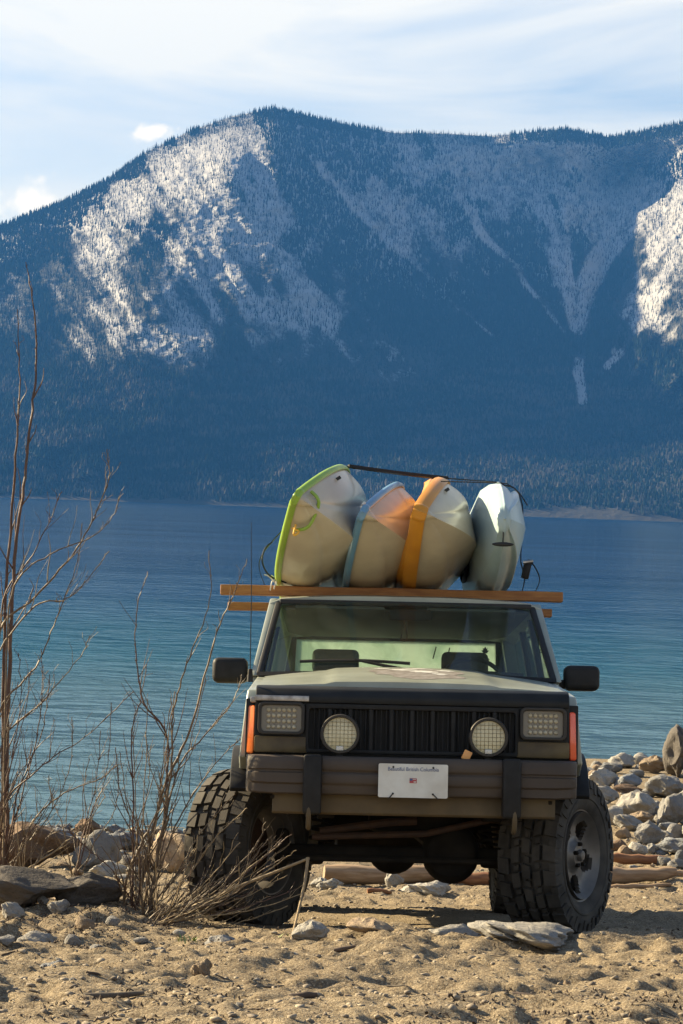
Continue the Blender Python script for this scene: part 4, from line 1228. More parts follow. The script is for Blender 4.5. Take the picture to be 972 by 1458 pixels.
def kayak(name, bx, tilt, beam, depth, nose, length, rise, hull, rim_m, deck_m, label, rim_r=(.013, .022), flare=.68, chine=.62, crown=.05, keel_sharp=1.0, bow_w=.10, yaw=0, deck_edge=0, soft=False, belly=False):
    """hull lying on its side: beam runs up, keel points right"""
    root = empty(name)
    root.matrix_world = CARM
    tag(root, label, 'kayak', 'kayaks stacked on edge on the car roof')
    ct, st_ = math.cos(R(tilt)), math.sin(R(tilt))
    B, E = Vector((st_, 0, ct)), Vector((ct, 0, -st_))
    hb = beam / 2
    ns = 44
    S = [length * (.5 - .5 * math.cos(math.pi * i / (ns - 1))) for i in range(ns)]
    S = [-.05, -.0485, -.043, -.033, -.018] + S + [length + q for q in (.018, .033, .043, .0485, .05)]; ns = len(S)
    def tip(s_):
        q = max(0, -s_, s_ - length) / .05
        return math.sqrt(max(1e-4, 1 - q * q))
    def ends(s_, w):
        d = min(s_, length - s_) / w
        return min(1, max(0, d))
    def half(s_): return hb * (bow_w + (1 - bow_w) * (1 - (1 - ends(s_, 1.05)) ** 2.3)) * tip(s_)
    def keel(s_): return depth * (.30 + .70 * (1 - (1 - ends(s_, .55)) ** 2.6)) * (.35 + .65 * tip(s_))
    def sheer(s_): return -rise * (1 - ends(s_, 1.25)) ** 2
    def place(s_, b, e):
        c = Vector((bx, nose + s_, 0)) + B * (hb + b) + E * e
        c.x += math.tan(R(yaw)) * (s_ - length / 2)
        return c
    sec = []
    # from upper gunwale, round the bottom, to lower gunwale
    half_sec = [(1, 0), (.985, .10), (.93, .30), (.84, .48), (flare + .05, chine * .94), (flare - .04, chine), (flare * .75, chine + (1 - chine) * .30), (flare * .5, chine + (1 - chine) * .55), (flare * .25, chine + (1 - chine) * .80), (.035, .985)]
    if soft: half_sec = [(1, 0), (.995, .14), (.985, .32), (.96, .52), (.90, .72), (.80, .86), (.66, .94), (.48, .975), (.30, .99), (.12, 1.0)]
    half_sec = [(p.x, p.y) for p in smooth_path([(b, e, 0) for b, e in half_sec], 3)]
    full = half_sec + [(0, 1)] + [(-b, e) for b, e in half_sec[::-1]]
    def sec_pt(s_, b, e):
        k = ends(s_, .9)
        # sharper V towards the bow
        bv = b * (1 - .25 * (1 - k) * e)
        return place(s_, half(s_) * bv, sheer(s_) + (keel(s_) - 0 * sheer(s_)) * e)
    vv = [sec_pt(s_, b, e) for s_ in S for b, e in full]
    m_ = len(full)
    mb = MB().add(vv, [tuple(q) for q in grid_faces(ns, m_).tolist()] + [tuple(range(m_)), tuple(range((ns - 1) * m_, ns * m_))[::-1]])
    h = mb.build('hull', hull, root, angle=75 if belly else 34)
    # deck
    dk = [(1, 0), (.8, -.55), (.5, -.9), (0, -1), (-.5, -.9), (-.8, -.55), (-1, 0)]
    if deck_edge: dk = [(1, 0), (.97, -.75), (.86, -1.0), (.74, -.72), (.55, -.68), (0, -.8), (-.55, -.68), (-.74, -.72), (-.86, -1.0), (-.97, -.75), (-1, 0)]
    if belly: dk = [(1, 0), (.97, -.4), (.86, -.75), (.6, -.93), (.25, -1), (0, -1.0), (-.25, -1), (-.6, -.93), (-.86, -.75), (-.97, -.4), (-1, 0)]
    def crown_at(s_): return crown * (.35 + .65 * ends(s_, .8))
    vv = [place(s_, half(s_) * b, sheer(s_) + crown_at(s_) * e) for s_ in S for b, e in dk]
    m2 = len(dk)
    MB().add(vv, [tuple(q) for q in grid_faces(ns, m2).tolist()] + [tuple(range(m2)), tuple(range((ns - 1) * m2, ns * m2))[::-1]]).build('deck', deck_m, root, angle=30)
    # rim bead all round the gunwale
    loop = [(-.058, 0)] + [(s_, 1) for s_ in S] + [(length + .058, 0)] + [(s_, -1) for s_ in S[::-1]]
    vv = []
    nr = 8
    for s_, sg in loop:
        for k in range(nr):
            a = 2 * math.pi * k / nr
            ca_ = rim_r[0] * math.cos(a)
            s2 = min(max(s_, -.05), length + .05)
            out_ = 1 if s_ > length / 2 else -1
            flat_ = 1 - abs(sg)                    # round the tip the bead faces along the boat
            vv.append(place(s_ + out_ * flat_ * ca_, sg * (half(s2) + rim_r[0] * .6) + (1 if sg > 0 else -1 if sg < 0 else 0) * abs(sg) * ca_, sheer(s2) - rim_r[1] * .3 + rim_r[1] * math.sin(a)))
    MB().add(vv, [tuple(q) for q in grid_faces(len(loop), nr, wrap_u=True, wrap_v=True).tolist()]).build('rim', rim_m, root, angle=60)
    # cockpit opening in the deck
    mb = MB(); vv = []
    n = 36
    for k in range(n):
        a = 2 * math.pi * k / n
        for r_, e in ((1.0, 0), (1.03, -.02), (.97, -.028), (.92, -.01), (.92, .03)):
            vv.append(place(length * .55 + .42 * r_ * math.cos(a), .20 * r_ * math.sin(a), -crown * .95 + e))
    mb.add(vv, [tuple(q) for q in grid_faces(n, 5, wrap_u=True).tolist()])
    mb.build('cockpit_rim', M['black'], root)
    vv = [place(length * .55 + .39 * math.cos(2 * math.pi * k / n), .185 * math.sin(2 * math.pi * k / n), -crown - .006) for k in range(n)]
    MB().add(vv, [tuple(range(n))]).build('cockpit_opening', M['black_deep'], root)
    root['_'] = 0; del root['_']
    # settle on the front plank
    zmin = 9
    for ch in root.children:
        if ch.name.startswith(('hull', 'rim', 'deck')):
            zmin = min([zmin] + [v.co.z for v in ch.data.vertices if 1.25 < v.co.y < 1.5])
    dz = 1.922 - zmin
    for ch in root.children: ch.location.z = dz
    def P(s_, b, e): return sec_pt(s_, b, e) + Vector((0, 0, dz))
    def Q(s_, b, e): return place(s_, half(s_) * b, sheer(s_) + e) + Vector((0, 0, dz))
    return root, P, Q

k1, P1, Q1 = kayak('green_rimmed_kayak', -.735, 30, .77, .34, .42, 3.05, .10, M['hull_cream'], M['green'], M['green'], 'green-rimmed kayak with cream hull, leaning outermost of the four beside the black cord', crown=.06)
k2, P2, Q2 = kayak('blue_kayak', -.335, 27, .70, .31, .62, 2.9, .09, M['hull_cream2'], M['sky_blue'], M['blue'], 'blue-decked cream kayak lower than its neighbours, between the green-rimmed and orange ones', crown=.07, rim_r=(.014, .022))
k3, P3, Q3 = kayak('orange_kayak', .045, 17, .67, .30, .55, 2.9, .08, M['hull_cream2'], M['orange'], M['orange'], 'orange-decked kayak with a cream hull on the car roof', crown=.12, deck_edge=1, rim_r=(.012, .042))
k4, P4, Q4 = kayak('pale_blue_kayak', .525, 1, .64, .15, .50, 3.0, .0, M['hull_blue'], M['hull_blue'], M['hull_blue'], 'plain pale blue kayak with a black toggle handle hanging from its bow', crown=.13, rim_r=(.005, .008), flare=.84, chine=.72, bow_w=.26, belly=True)

# grab handles, drain slots and cords on the kayaks
def part_tube(root, name, pts, r_, mat, k=5, n=6):
    return MB().tube(smooth_path(pts, k), r_, n).build(name, mat, root)
E3 = lambda p, d: Vector(p) + Vector(d)
a = Q1(.06, .9, .03); b = Q1(.16, -1.0, .05)
part_tube(k1, 'grab_handle', [E3(a, (0, -.03, 0)), E3(a.lerp(b, .3), (.07, -.06, 0)), E3(a.lerp(b, .8), (.06, -.06, -.02)), E3(b, (0, -.03, 0))], .010, M['green'])
part_tube(k1, 'cord_knot', [E3(b, (-.02, -.05, .01)), E3(b, (.02, -.06, -.01)), E3(b, (-.01, -.055, -.03)), E3(b, (.0, -.06, .03))], .006, M['yellow'])
a = Q2(.02, .8, .0)
part_tube(k2, 'grab_handle', [E3(a, (-.02, -.03, .03)), E3(a, (-.035, -.05, 0)), E3(a, (-.01, -.05, -.03)), E3(a, (.01, -.03, -.01))], .009, M['white_cord'])
for root, P in ((k1, P1), (k3, P3)):
    p = P(.38, .97, .16)
    MB().box(p, (.05, .012, .018), Matrix.Rotation(R(-35), 3, 'Y')).build('drain_slot', M['black_deep'], root)
p = P4(.0, .0, .3)
t0 = E3(p, (-.02, -.012, .0))
part_tube(k4, 'toggle_cord', [t0, E3(t0, (-.002, -.015, -.06)), E3(t0, (-.004, -.012, -.135))], .004, M['black_deep'])
MB().ball(E3(t0, (-.004, -.014, -.14)), (.062, .014, .013), 14, 8).build('toggle_handle', M['black_deep'], k4)

# worn maker's script on the pale blue hull, no longer legible
for k, (b0, amp_) in enumerate(((.52, .03), (.44, .018))):
    q = [P4(.26 + .01 * math.sin(i * 1.9), b0 + amp_ * math.sin(i * 2.3 + k) - .012 * i, .30 + .055 * i) + Vector((.002, -.004, .002)) for i in range(10)]
    part_tube(k4, 'worn_script', q, .0028, M['white_worn'], 3, 4)
# webbing strap over the load, with its buckle
def ribbon(pts, w, th, k=6):
    pts = smooth_path(pts, k); vv = []
    for i, p in enumerate(pts):
        t = (pts[min(i + 1, len(pts) - 1)] - pts[max(i - 1, 0)]).normalized()
        wd = Vector((0, 1, 0)); wd = (wd - t * wd.dot(t)).normalized(); nn = t.cross(wd)
        for a, b in ((-1, -1), (1, -1), (1, 1), (-1, 1)): vv.append(p + wd * (a * w / 2) + nn * (b * th / 2))
    m_ = len(pts)
    return MB().add(vv, [tuple(q) for q in grid_faces(m_, 4, wrap_v=True).tolist()] + [(0, 1, 2, 3), (4 * m_ - 1, 4 * m_ - 2, 4 * m_ - 3, 4 * m_ - 4)])
ys_ = 1.42
def at_y(Q, b, e): return Q(ys_ - .5, b, e)
tp1, tp3, tp4 = at_y(Q1, 1.08, -.01), at_y(Q3, 1.1, .0), at_y(Q4, 1.06, .0)
strap = on_car(empty('cargo_strap'))
tag(strap, 'black webbing strap stretched over the tops of the kayaks', 'strap')
pts = [(-.83, ys_, 1.93), (-.86, ys_, 2.10), tuple(at_y(Q1, .0, -.12)), tuple(at_y(Q1, .7, -.085)), tuple(tp1)]
ribbon(pts, .03, .004).build('webbing', M['strap'], strap)
ribbon([tuple(tp1), tuple(tp1.lerp(tp3, .5) + Vector((0, 0, -.004))), tuple(tp3)], .06, .016).build('webbing', M['strap'], strap)
ribbon([tuple(tp3), tuple(tp3.lerp(tp4, .5)), tuple(tp4)], .02, .004).build('webbing', M['strap'], strap)
def hug(b, e): return tuple(P4(ys_ - .5, b * 1.04, e) + Vector((.006 * e, 0, 0)))
rs = [tuple(tp4), hug(.97, .3), hug(.9, .75), hug(.6, 1.03), hug(.1, 1.05), hug(-.4, 1.04), (.715, ys_, 2.02), (.70, ys_, 1.93)]
ribbon(rs, .03, .005).build('webbing', M['strap'], strap)
bk = on_car(empty('strap_buckle'))
tag(bk, 'black ratchet buckle hanging with a loop of webbing beside the pale blue kayak', 'buckle')
MB().box((.722, ys_ - .03, 2.055), (.045, .05, .10), Matrix.Rotation(R(12), 3, 'Y')).build('buckle_body', M['black'], bk, bevel=.008)
MB().tube([(.70, ys_ - .05, 2.10), (.76, ys_ - .05, 2.11)], .010, 8).build('ratchet_pin', M['chrome'], bk)
ribbon([(.735, ys_ - .03, 2.12), (.775, ys_ - .04, 2.07), (.80, ys_ - .05, 2.0), (.775, ys_ - .05, 1.93), (.755, ys_ - .05, 1.915)], .035, .004).build('loose_webbing', M['strap'], bk)
# bow rope round the pale blue kayak, and the cord at the left end
rp = [tuple(Q3(.42, 1.1, .0)), tuple(P4(.42, 1.03, .0) + Vector((-.01, 0, .01))), tuple(P4(.42, 1.02, .3) + Vector((0, -.004, .012))), tuple(P4(.42, .9, .6) + Vector((.012, -.004, .01))), tuple(P4(.42, .6, .95) + Vector((.015, -.006, .01)))]
o = on_car(MB().tube(smooth_path(rp, 6), .0035, 5).build('bow_rope', M['strap'], None))
tag(o, 'thin dark rope passing round the bow of the pale blue kayak', 'rope')
cd = smooth_path([(-.70, 1.30, 1.94), (-.80, 1.28, 1.98), (-.845, 1.27, 2.06), (-.83, 1.28, 2.14), (-.79, 1.3, 2.18)], 6)
o = on_car(MB().tube(cd, .005, 5).build('tie_cord', M['strap'], None))
tag(o, 'thin black tie cord looping from plank to the green-rimmed kayak', 'cord')
kn = on_car(empty('rope_knot'))
tag(kn, 'frayed pale rope knot on the front plank below the green rim', 'rope')
rr = random.Random(9)
for k in range(6):
    c = Vector((-.765 + rr.uniform(-.02, .02), 1.31, 1.945)); d = Vector((rr.uniform(-.07, .05), rr.uniform(-.03, 0), rr.uniform(-.06, .05)))
    MB().tube(smooth_path([c - d * .2, c + d * .5 + Vector((0, -.01, .01)), c + d], 3), .004, 5).build('strand', M['white_cord'], kn)

# ------------------------------------------------------------------ rocks
def rock_mesh(seed, cuts, rough, sub=3):
    rr = random.Random(seed); ng = np.random.default_rng(seed)
    bm = bmesh.new(); bmesh.ops.create_icosphere(bm, subdivisions=sub, radius=1)
    P = np.array([v.co[:] for v in bm.verts])
    # flat broken faces
    for _ in range(cuts):
        nrm = ng.normal(size=3); nrm /= np.linalg.norm(nrm); lim = rr.uniform(.55, .9)
        d = P @ nrm; over = np.maximum(d - lim, 0)
        P = P - np.outer(over * rr.uniform(.8, 1.0), nrm)
    off = rr.uniform(0, 90)
    f1 = fbm(P[:, 0] * 1.3 + off + P[:, 2] * .7, P[:, 1] * 1.3 + P[:, 2] * 1.1, 2, seed)
    f2 = fbm(P[:, 0] * 4 + P[:, 2] * 3.1, P[:, 1] * 4 - P[:, 2] * 2.7 + off, 3, seed + 3)
    P = P * (1 + rough * .6 * f1 + rough * .3 * f2)[:, None]
    lo, hi = P.min(0), P.max(0); P = (P - (lo + hi) / 2) / ((hi - lo) / 2)
    for v, p in zip(bm.verts, P): v.co = p
    me = bpy.data.meshes.new('rock_shape'); bm.to_mesh(me); bm.free()
    for p in me.polygons: p.use_smooth = True
    try: me.set_sharp_from_angle(angle=R(40))
    except Exception: pass
    return me
ROUND = [rock_mesh(100 + i, 5, .75, 4) for i in range(6)]
ANGLED = [rock_mesh(200 + i, 13, .6, 4) for i in range(7)]
SMALL = [rock_mesh(300 + i, 6, .6, 2) for i in range(6)]
ROCK_N = 0
_mat_mesh = {}
def rock(px, py, w, h, tone, shape='r', name='rock', label=None, cat='rock', group=None, rz=None, deep=None, sink=.22, tiltx=0, p=None, idx=None):
    """px, py: middle of its foot in the photo; w, h: its size there"""
    global ROCK_N
    rr = random.Random(ROCK_N * 7 + 3); ROCK_N += 1
    pool = {'r': ROUND, 'a': ANGLED, 's': SMALL}[shape]
    k = rr.randrange(len(pool)) if idx is None else idx
    me = pool[k]
    key = (shape, k, tone)
    if key not in _mat_mesh:
        m2 = me.copy(); m2.materials.clear(); m2.materials.append(M[RM[tone]]); _mat_mesh[key] = m2
    o = bpy.data.objects.new(name, _mat_mesh[key]); COL.objects.link(o)
    g = on_ground(px, py) if p is None else p
    u = g.y / F_PX
    sx, sz = w / 2 * u, h / 2 * u / (1 - sink * .5)
    sy = deep if deep else max(sx * rr.uniform(.6, .9), sz * .8)
    y = g.y + sy * .55
    x = g.x * y / g.y
    o.rotation_euler = Euler((R(rr.uniform(-8, 8) + tiltx), R(rr.uniform(-7, 7)), 0))
    o.scale = (sx, sy, sz)
    o.location = (x, y, gz(x, y) * .5 + g.z * .5 + sz * (1 - sink))
    if label: tag(o, label, cat, group)
    return o

TONE = {'p': 'pale', 'g': 'grey', 'u': 'blue-grey', 't': 'tan', 'b': 'brown', 'd': 'dark'}
# boulders that stand out
rock(48, 1240, 135, 66, 'b', 'a', 'boulder', 'broad brown boulder behind the bare bush, beside the pointed grey boulder', 'boulder', sink=.15, idx=1)
rock(138, 1242, 72, 58, 'g', 'a', 'boulder', 'pointed grey boulder standing on the sand left of the tan boulder', 'boulder', sink=.12, idx=2)
rock(125, 1190, 38, 25, 'b', 'a', 'boulder', 'small dark brown boulder at the edge of the water', 'boulder', idx=3)
rock(246, 1248, 84, 62, 't', 'a', 'boulder', 'tan boulder with pale top beside the lugged front tyre', 'boulder', sink=.15, idx=4)
rock(152, 1254, 56, 24, 'p', 'r', 'boulder', 'low pale rock at the foot of the pointed grey boulder', 'rock')
rock(45, 1318, 130, 52, 'd', 'a', 'boulder', 'wide rock of the sand bank front, coloured dark as shade, under the tall bare bush, behind the pale slab', 'boulder', sink=.35, idx=5)  # front of the sand bank, its shade put into the dark stone colour
rock(125, 1318, 100, 46, 'd', 'a', 'boulder', 'craggy rock of the sand bank front, coloured dark as shade, beside the foot of the fanned bush', 'boulder', sink=.35, idx=3)  # same bank front, shade again carried by the stone colour
rock(80, 1298, 120, 30, 't', 'a', 'boulder', 'sand-coloured low rock forming the bank top behind the two dark bank rocks', 'boulder', sink=.1, idx=4)  # sandy top of the bank, built as a rock
rock(745, 1352, 165, 28, 'p', 'r', 'flat_rock', 'large pale flat rock half buried in front of the rimmed wheel', 'rock', sink=.6, deep=.34, idx=4)
rock(640, 1342, 92, 26, 'p', 'a', 'flat_rock', 'low pale rock beside the large flat rock in front of the car', 'rock', sink=.6, idx=0)
rock(441, 1342, 56, 26, 'p', 'r', 'rock', 'rounded rock half in shade below the broken twig', 'rock', sink=.5)
rock(526, 1344, 70, 18, 't', 'r', 'rock', 'low tan rock in the sand before the front bumper', 'rock', sink=.55)
rock(322, 1352, 66, 28, 'g', 'a', 'rock', 'grey rock in the sand under the spread of twigs', 'rock', sink=.5)
rock(286, 1390, 32, 24, 't', 'r', 'rock', 'small brown rock alone on the open sand', 'rock', sink=.5)
rock(75, 1390, 40, 18, 'u', 'r', 'rock', 'small blue-grey stone alone in the foreground sand', 'rock', sink=.5)
rock(18, 1322, 36, 26, 'p', 'r', 'rock', 'pale rock in front of the dark bank rocks, beside the larger pale slab', 'rock')
rock(48, 1340, 66, 30, 'p', 'a', 'rock', 'pale grey slab leaning before the dark bank rocks', 'rock')
rock(82, 1322, 32, 22, 'g', 'r', 'rock', 'rounded grey-brown stone against the dark bank rocks', 'rock')
rock(962, 1108, 40, 76, 'd', 'a', 'boulder', 'tall upright dark boulder on the shore rocks', 'boulder', sink=.1, deep=.3, idx=6)
rock(606, 1276, 76, 24, 'p', 'r', 'rock', 'long pale rock on the sand behind the car', 'rock', sink=.5)
rock(561, 1268, 28, 24, 'p', 'a', 'rock', 'knob-shaped pale rock in front of the log behind the car', 'rock', sink=.2)
for px, py, w, h in ((455, 1263, 28, 16), (466, 1273, 34, 16), (478, 1262, 22, 12)):
    rock(px, py, w, h, 'p', 'r', 'rock', 'pale stone in the little cluster on the sand behind the car', 'rock', 'stones in a cluster behind the car')
for px, py, w, h, t in ((120, 1332, 30, 22, 't'), (104, 1340, 26, 18, 'g'), (142, 1342, 34, 14, 'g'), (160, 1330, 22, 16, 'g'), (60, 1318, 18, 12, 'g'), (175, 1340, 24, 12, 't'), (200, 1338, 22, 10, 'p'), (228, 1342, 26, 12, 'g'), (8, 1345, 26, 14, 'g'), (255, 1336, 20, 10, 'g')):
    rock(px, py, w, h, t, 's', 'stone', 'small ' + TONE[t] + ' stone at the foot of the dark bank rocks and the bush', 'stone', 'stones at the foot of the bush')
# shore rocks on the left
LEFT = [(82, 1202, 58, 24, 'u'), (176, 1210, 52, 26, 'u'), (162, 1188, 32, 16, 'g'), (192, 1208, 18, 16, 'g'), (60, 1192, 24, 12, 'g'), (108, 1206, 38, 16, 'p'), (96, 1214, 44, 12, 'p'),
        (206, 1244, 34, 20, 'b'), (182, 1234, 24, 14, 'g'), (205, 1190, 24, 12, 'g'), (225, 1186, 26, 12, 'p'), (142, 1184, 22, 10, 'g'), (90, 1186, 26, 10, 'u'), (35, 1184, 26, 10, 'g'), (10, 1186, 26, 12, 'g'),
        (215, 1204, 22, 12, 'u'), (165, 1222, 22, 10, 'p'), (200, 1222, 24, 12, 'p'), (118, 1220, 28, 10, 'p'), (250, 1192, 26, 12, 'g'), (270, 1188, 20, 12, 'p'), (90, 1232, 22, 10, 't'), (190, 1252, 26, 10, 'p'), (172, 1262, 24, 8, 'p'), (110, 1250, 18, 8, 't')]
for px, py, w, h, t in LEFT:
    rock(px, py, w, h, t, 'r' if w > 24 else 's', 'rock', ('larger ' if w > 30 else 'small ') + {'p': 'pale', 'g': 'grey', 'u': 'blue-grey', 't': 'tan', 'b': 'brown'}[t] + ' shore rock at the water edge behind the pointed boulder', 'rock', 'shore rocks behind the pointed boulder')
# heap on the right
HEAP = [(885, 1094, 42, 22, 'p'), (913, 1092, 28, 20, 'p'), (930, 1102, 42, 26, 't'), (868, 1103, 36, 16, 'u'), (846, 1110, 20, 14, 't'), (856, 1124, 46, 30, 'p'), (893, 1126, 44, 24, 'u'), (906, 1107, 24, 12, 'g'),
        (895, 1133, 46, 14, 'b'), (946, 1136, 58, 34, 'g'), (862, 1144, 40, 26, 'p'), (905, 1164, 60, 40, 'p'), (857, 1156, 16, 18, 'p'), (872, 1176, 30, 28, 'p'), (911, 1174, 40, 18, 't'), (958, 1176, 50, 46, 'g'),
        (936, 1150, 20, 14, 'g'), (895, 1184, 46, 22, 'p'), (922, 1204, 42, 36, 'g'), (887, 1194, 24, 16, 't'), (880, 1210, 30, 18, 'b'), (944, 1200, 26, 18, 'g'), (962, 1196, 30, 22, 'g'), (950, 1184, 26, 14, 'u'),
        (962, 1218, 60, 24, 'u'), (908, 1218, 30, 18, 'p'), (890, 1219, 22, 16, 't'), (930, 1215, 22, 16, 'g'), (943, 1216, 20, 12, 'u'), (945, 1232, 24, 16, 'g'), (963, 1236, 28, 16, 'g'), (970, 1226, 20, 16, 'u'),
        (850, 1096, 20, 12, 'g'), (838, 1104, 16, 12, 'p'), (842, 1122, 20, 16, 'g'), (925, 1134, 24, 14, 'g'), (930, 1160, 26, 16, 'u'), (846, 1136, 18, 16, 't'), (940, 1170, 20, 14, 'p'), (990, 1150, 50, 40, 'g'), (995, 1200, 50, 30, 'p'), (990, 1110, 40, 26, 'u')]
for i, (px, py, w, h, t) in enumerate(HEAP):
    big = w > 34
    rock(px, py, w, h, t, 'a' if i % 3 == 0 else ('r' if big else 's'), 'rock', ('large ' if w > 40 else 'small ' if w < 25 else 'middling ') + TONE[t] + (' broken' if i % 3 == 0 else ' rounded') + ' rock in the heap of shore rocks by the driftwood', 'rock', 'rocks heaped on the shore by the driftwood', sink=.12)
# stones between them
rr = random.Random(77)
def scatter(n, x0, x1, y0, y1, s0, s1, tones, label, group):
    for _ in range(n):
        px, py = rr.uniform(x0, x1), rr.uniform(y0, y1)
        w = s0 + (s1 - s0) * rr.random() ** 2
        tn = rr.choice(tones)
        rock(px, py, w, w * rr.uniform(.45, .75), tn, 's', 'stone', label.replace('small ', 'small ' + TONE[tn] + ' '), 'stone', group, sink=.3)
scatter(70, 835, 1010, 1092, 1240, 7, 17, 'ppggut', 'small stone filling the gaps of the shore rock heap', 'small stones in the rock heap')
scatter(80, -20, 330, 1178, 1228, 6, 15, 'pgguupt', 'small stone along the water edge beyond the bushes', 'small stones along the water edge')
scatter(14, 440, 720, 1236, 1262, 6, 13, 'ppt', 'small stone on the sand under and behind the car', 'small stones behind the car')
scatter(36, 0, 972, 1350, 1440, 5, 13, 'ggptt', 'small pebble lying on the open foreground sand', 'pebbles on the foreground sand')

# gravel: grains too many to count
def gravel():
    g = np.random.default_rng(3); n = 6000
    px = g.uniform(-60, 1040, n); py = np.where(g.random(n) < .55, g.uniform(1240, 1470, n), g.uniform(1180, 1300, n))
    ico = bmesh.new(); bmesh.ops.create_icosphere(ico, subdivisions=1, radius=1)
    bv = np.array([v.co[:] for v in ico.verts]); bf = np.array([[v.index for v in f.verts] for f in ico.faces]); ico.free()
    x, y = on_ground_many(px, py)
    x = x + g.normal(size=n) * .03; y = y + g.normal(size=n) * .12
    s = (.004 + .011 * g.random(n) ** 3) * (1 + .05 * np.maximum(0, y - 12))
    s = np.where(y > 29, 0, s)
    a = g.uniform(0, 6.28, n); ca, sa = np.cos(a), np.sin(a)
    q = bv[None] * (1 + .25 * g.normal(size=(n, len(bv), 1)))
    qx, qy, qz = q[..., 0] * (s * g.uniform(.9, 1.7, n))[:, None], q[..., 1] * s[:, None], q[..., 2] * (s * g.uniform(.5, .8, n))[:, None]
    V = np.stack([qx * ca[:, None] - qy * sa[:, None] + x[:, None], qx * sa[:, None] + qy * ca[:, None] + y[:, None], qz + (ground_z(x, y) + s * .15)[:, None]], -1)
    V, Fc = [V.reshape(-1, 3)], [(bf[None] + (np.arange(n) * len(bv))[:, None, None]).reshape(-1, 3)]
    me = np_mesh('gravel', np.concatenate(V), np.concatenate(Fc), smooth=True)
    m = pmat('gravel_grains', (.28, .235, .17), (.13, .105, .08), 25, .9, lo=.4, hi=.6)
    tag(link('gravel', me, m), 'loose gravel grains strewn over the sand', 'gravel', kind='stuff')
gravel()

# leaf litter and bark crumbs
def litter():
    g = np.random.default_rng(8)
    n = 5200
    r_ = g.random(n)
    px = np.where(r_ < .30, 190 + 120 * g.normal(size=n), np.where(r_ < .45, g.uniform(-40, 200, n), g.uniform(-60, 1030, n)))
    py = np.where(r_ < .45, 1320 + 14 * g.normal(size=n), g.uniform(1335, 1475, n))
    x, y = on_ground_many(px, py)
    ok = (r_ < .45) | (fbm(x * 2.2, y * 1.1, 2, 55) > .12 * g.random(n))
    x, y = x + g.normal(size=n) * .02, y + g.normal(size=n) * .15
    ok &= y > 6.3
    x, y = x[ok], y[ok]; n = len(x)
    L, W, a = g.uniform(.005, .016, n)[:, None], g.uniform(.0025, .0065, n)[:, None], g.uniform(0, 6.28, n)
    c = np.stack([np.cos(a), np.sin(a), g.normal(size=n) * .35], -1); d = np.stack([-np.sin(a), np.cos(a), g.normal(size=n) * .3], -1)
    o = np.stack([x, y, ground_z(x, y) + .004], -1); up = np.stack([0 * x, 0 * x, g.uniform(.001, .007, n)], -1)
    V = [np.stack([o - c * L, o - d * W + up, o + c * L, o + d * W + up, o - c * L * .1 + up * 2.2], 1).reshape(-1, 3)]
    Fc = [(np.array([[0, 1, 4], [1, 2, 4], [2, 3, 4], [3, 0, 4]])[None] + (np.arange(n) * 5)[:, None, None]).reshape(-1, 3)]
    me = np_mesh('litter', np.concatenate(V), np.concatenate(Fc), smooth=False)
    tag(link('leaf_litter', me, M['litter']), 'dark dead leaves and bark crumbs scattered over the sand', 'litter', kind='stuff')
litter()

# sticks, bark pieces and driftwood
def stick(px, py, length_px, ang, r_px, mat, name, label, cat, lift=.6, group=None, bend=.06, seed=1, taper=.6, deep=0, nn=9):
    rr = random.Random(seed); g = on_ground(px, py); u = g.y / F_PX
    L, r_ = length_px * u, r_px * u
    d = Vector((math.cos(R(ang)), math.sin(R(ang)), 0)); pts = []
    for i in range(nn):
        t = i / (nn - 1) - .5
        x, y = g.x + d.x * L * t + rr.gauss(0, bend * L * .25), g.y + d.y * L * t + rr.gauss(0, bend * L * .25)
        pts.append((x, y, gz(x, y) + r_ * lift + rr.uniform(0, .15) * r_))
    # keep a stiff line: pull towards the chord
    a, b = Vector(pts[0]), Vector(pts[-1])
    pts = [Vector(p).lerp(a.lerp(b, i / (nn - 1)), .6) for i, p in enumerate(pts)]
    rad = [r_ * (1 - (1 - taper) * i / (nn - 1)) * rr.uniform(.88, 1.1) for i in range(nn)]
    rad[0] *= .75; rad[-1] *= .7
    o = MB().tube(pts, rad, 10).build(name, mat, None, angle=50)
    tag(o, label, cat, group)
    return o
stick(150, 1428, 110, 6, 6, M['stick'], 'fallen_stick', 'grey-brown stick lying in the bottom sand left of the dark pit', 'stick', seed=3)
stick(752, 1418, 46, -14, 7, M['bark_dark'], 'bark_piece', 'dark wedge of bark on the open sand', 'bark', seed=5, taper=.5)
stick(430, 1432, 40, 10, 7, M['bark_dark'], 'bark_piece', 'dark bark lump in a hollow of the sand', 'bark', seed=6)
stick(490, 1366, 30, 0, 4, M['bark_dark'], 'bark_piece', 'small dark bark chip below the rounded rock', 'bark', seed=7)
stick(730, 1447, 40, 5, 3, M['stick'], 'fallen_stick', 'thin stick lying flat below the dark wedge of bark', 'stick', seed=8)
stick(925, 1380, 30, -10, 4, M['bark_dark'], 'bark_piece', 'small dark bark flake near the shadow of the car', 'bark', seed=9)
rr = random.Random(31)
for k in range(26):
    px, py = rr.uniform(0, 972), rr.uniform(1352, 1452)
    stick(px, py, rr.uniform(12, 34), rr.uniform(-40, 40), rr.uniform(1.0, 2.6), rr.choice([M['bark_dark'], M['stick'], M['stick']]), 'twig_scrap', 'short broken twig scrap on the foreground sand', 'twig', group='twig scraps on the foreground sand', seed=40 + k, nn=5)
stick(908, 1231, 78, 3, 7.5, M['drift_red'], 'driftwood_log', 'short red-brown driftwood log lying on the shore rocks', 'driftwood', seed=11, taper=.85, lift=1.3)
stick(905, 1256, 110, 4, 13, M['drift'], 'driftwood_log', 'thick grey-brown driftwood log with a tapered end beside the rimmed tyre', 'driftwood', seed=12, taper=.7, lift=.75)
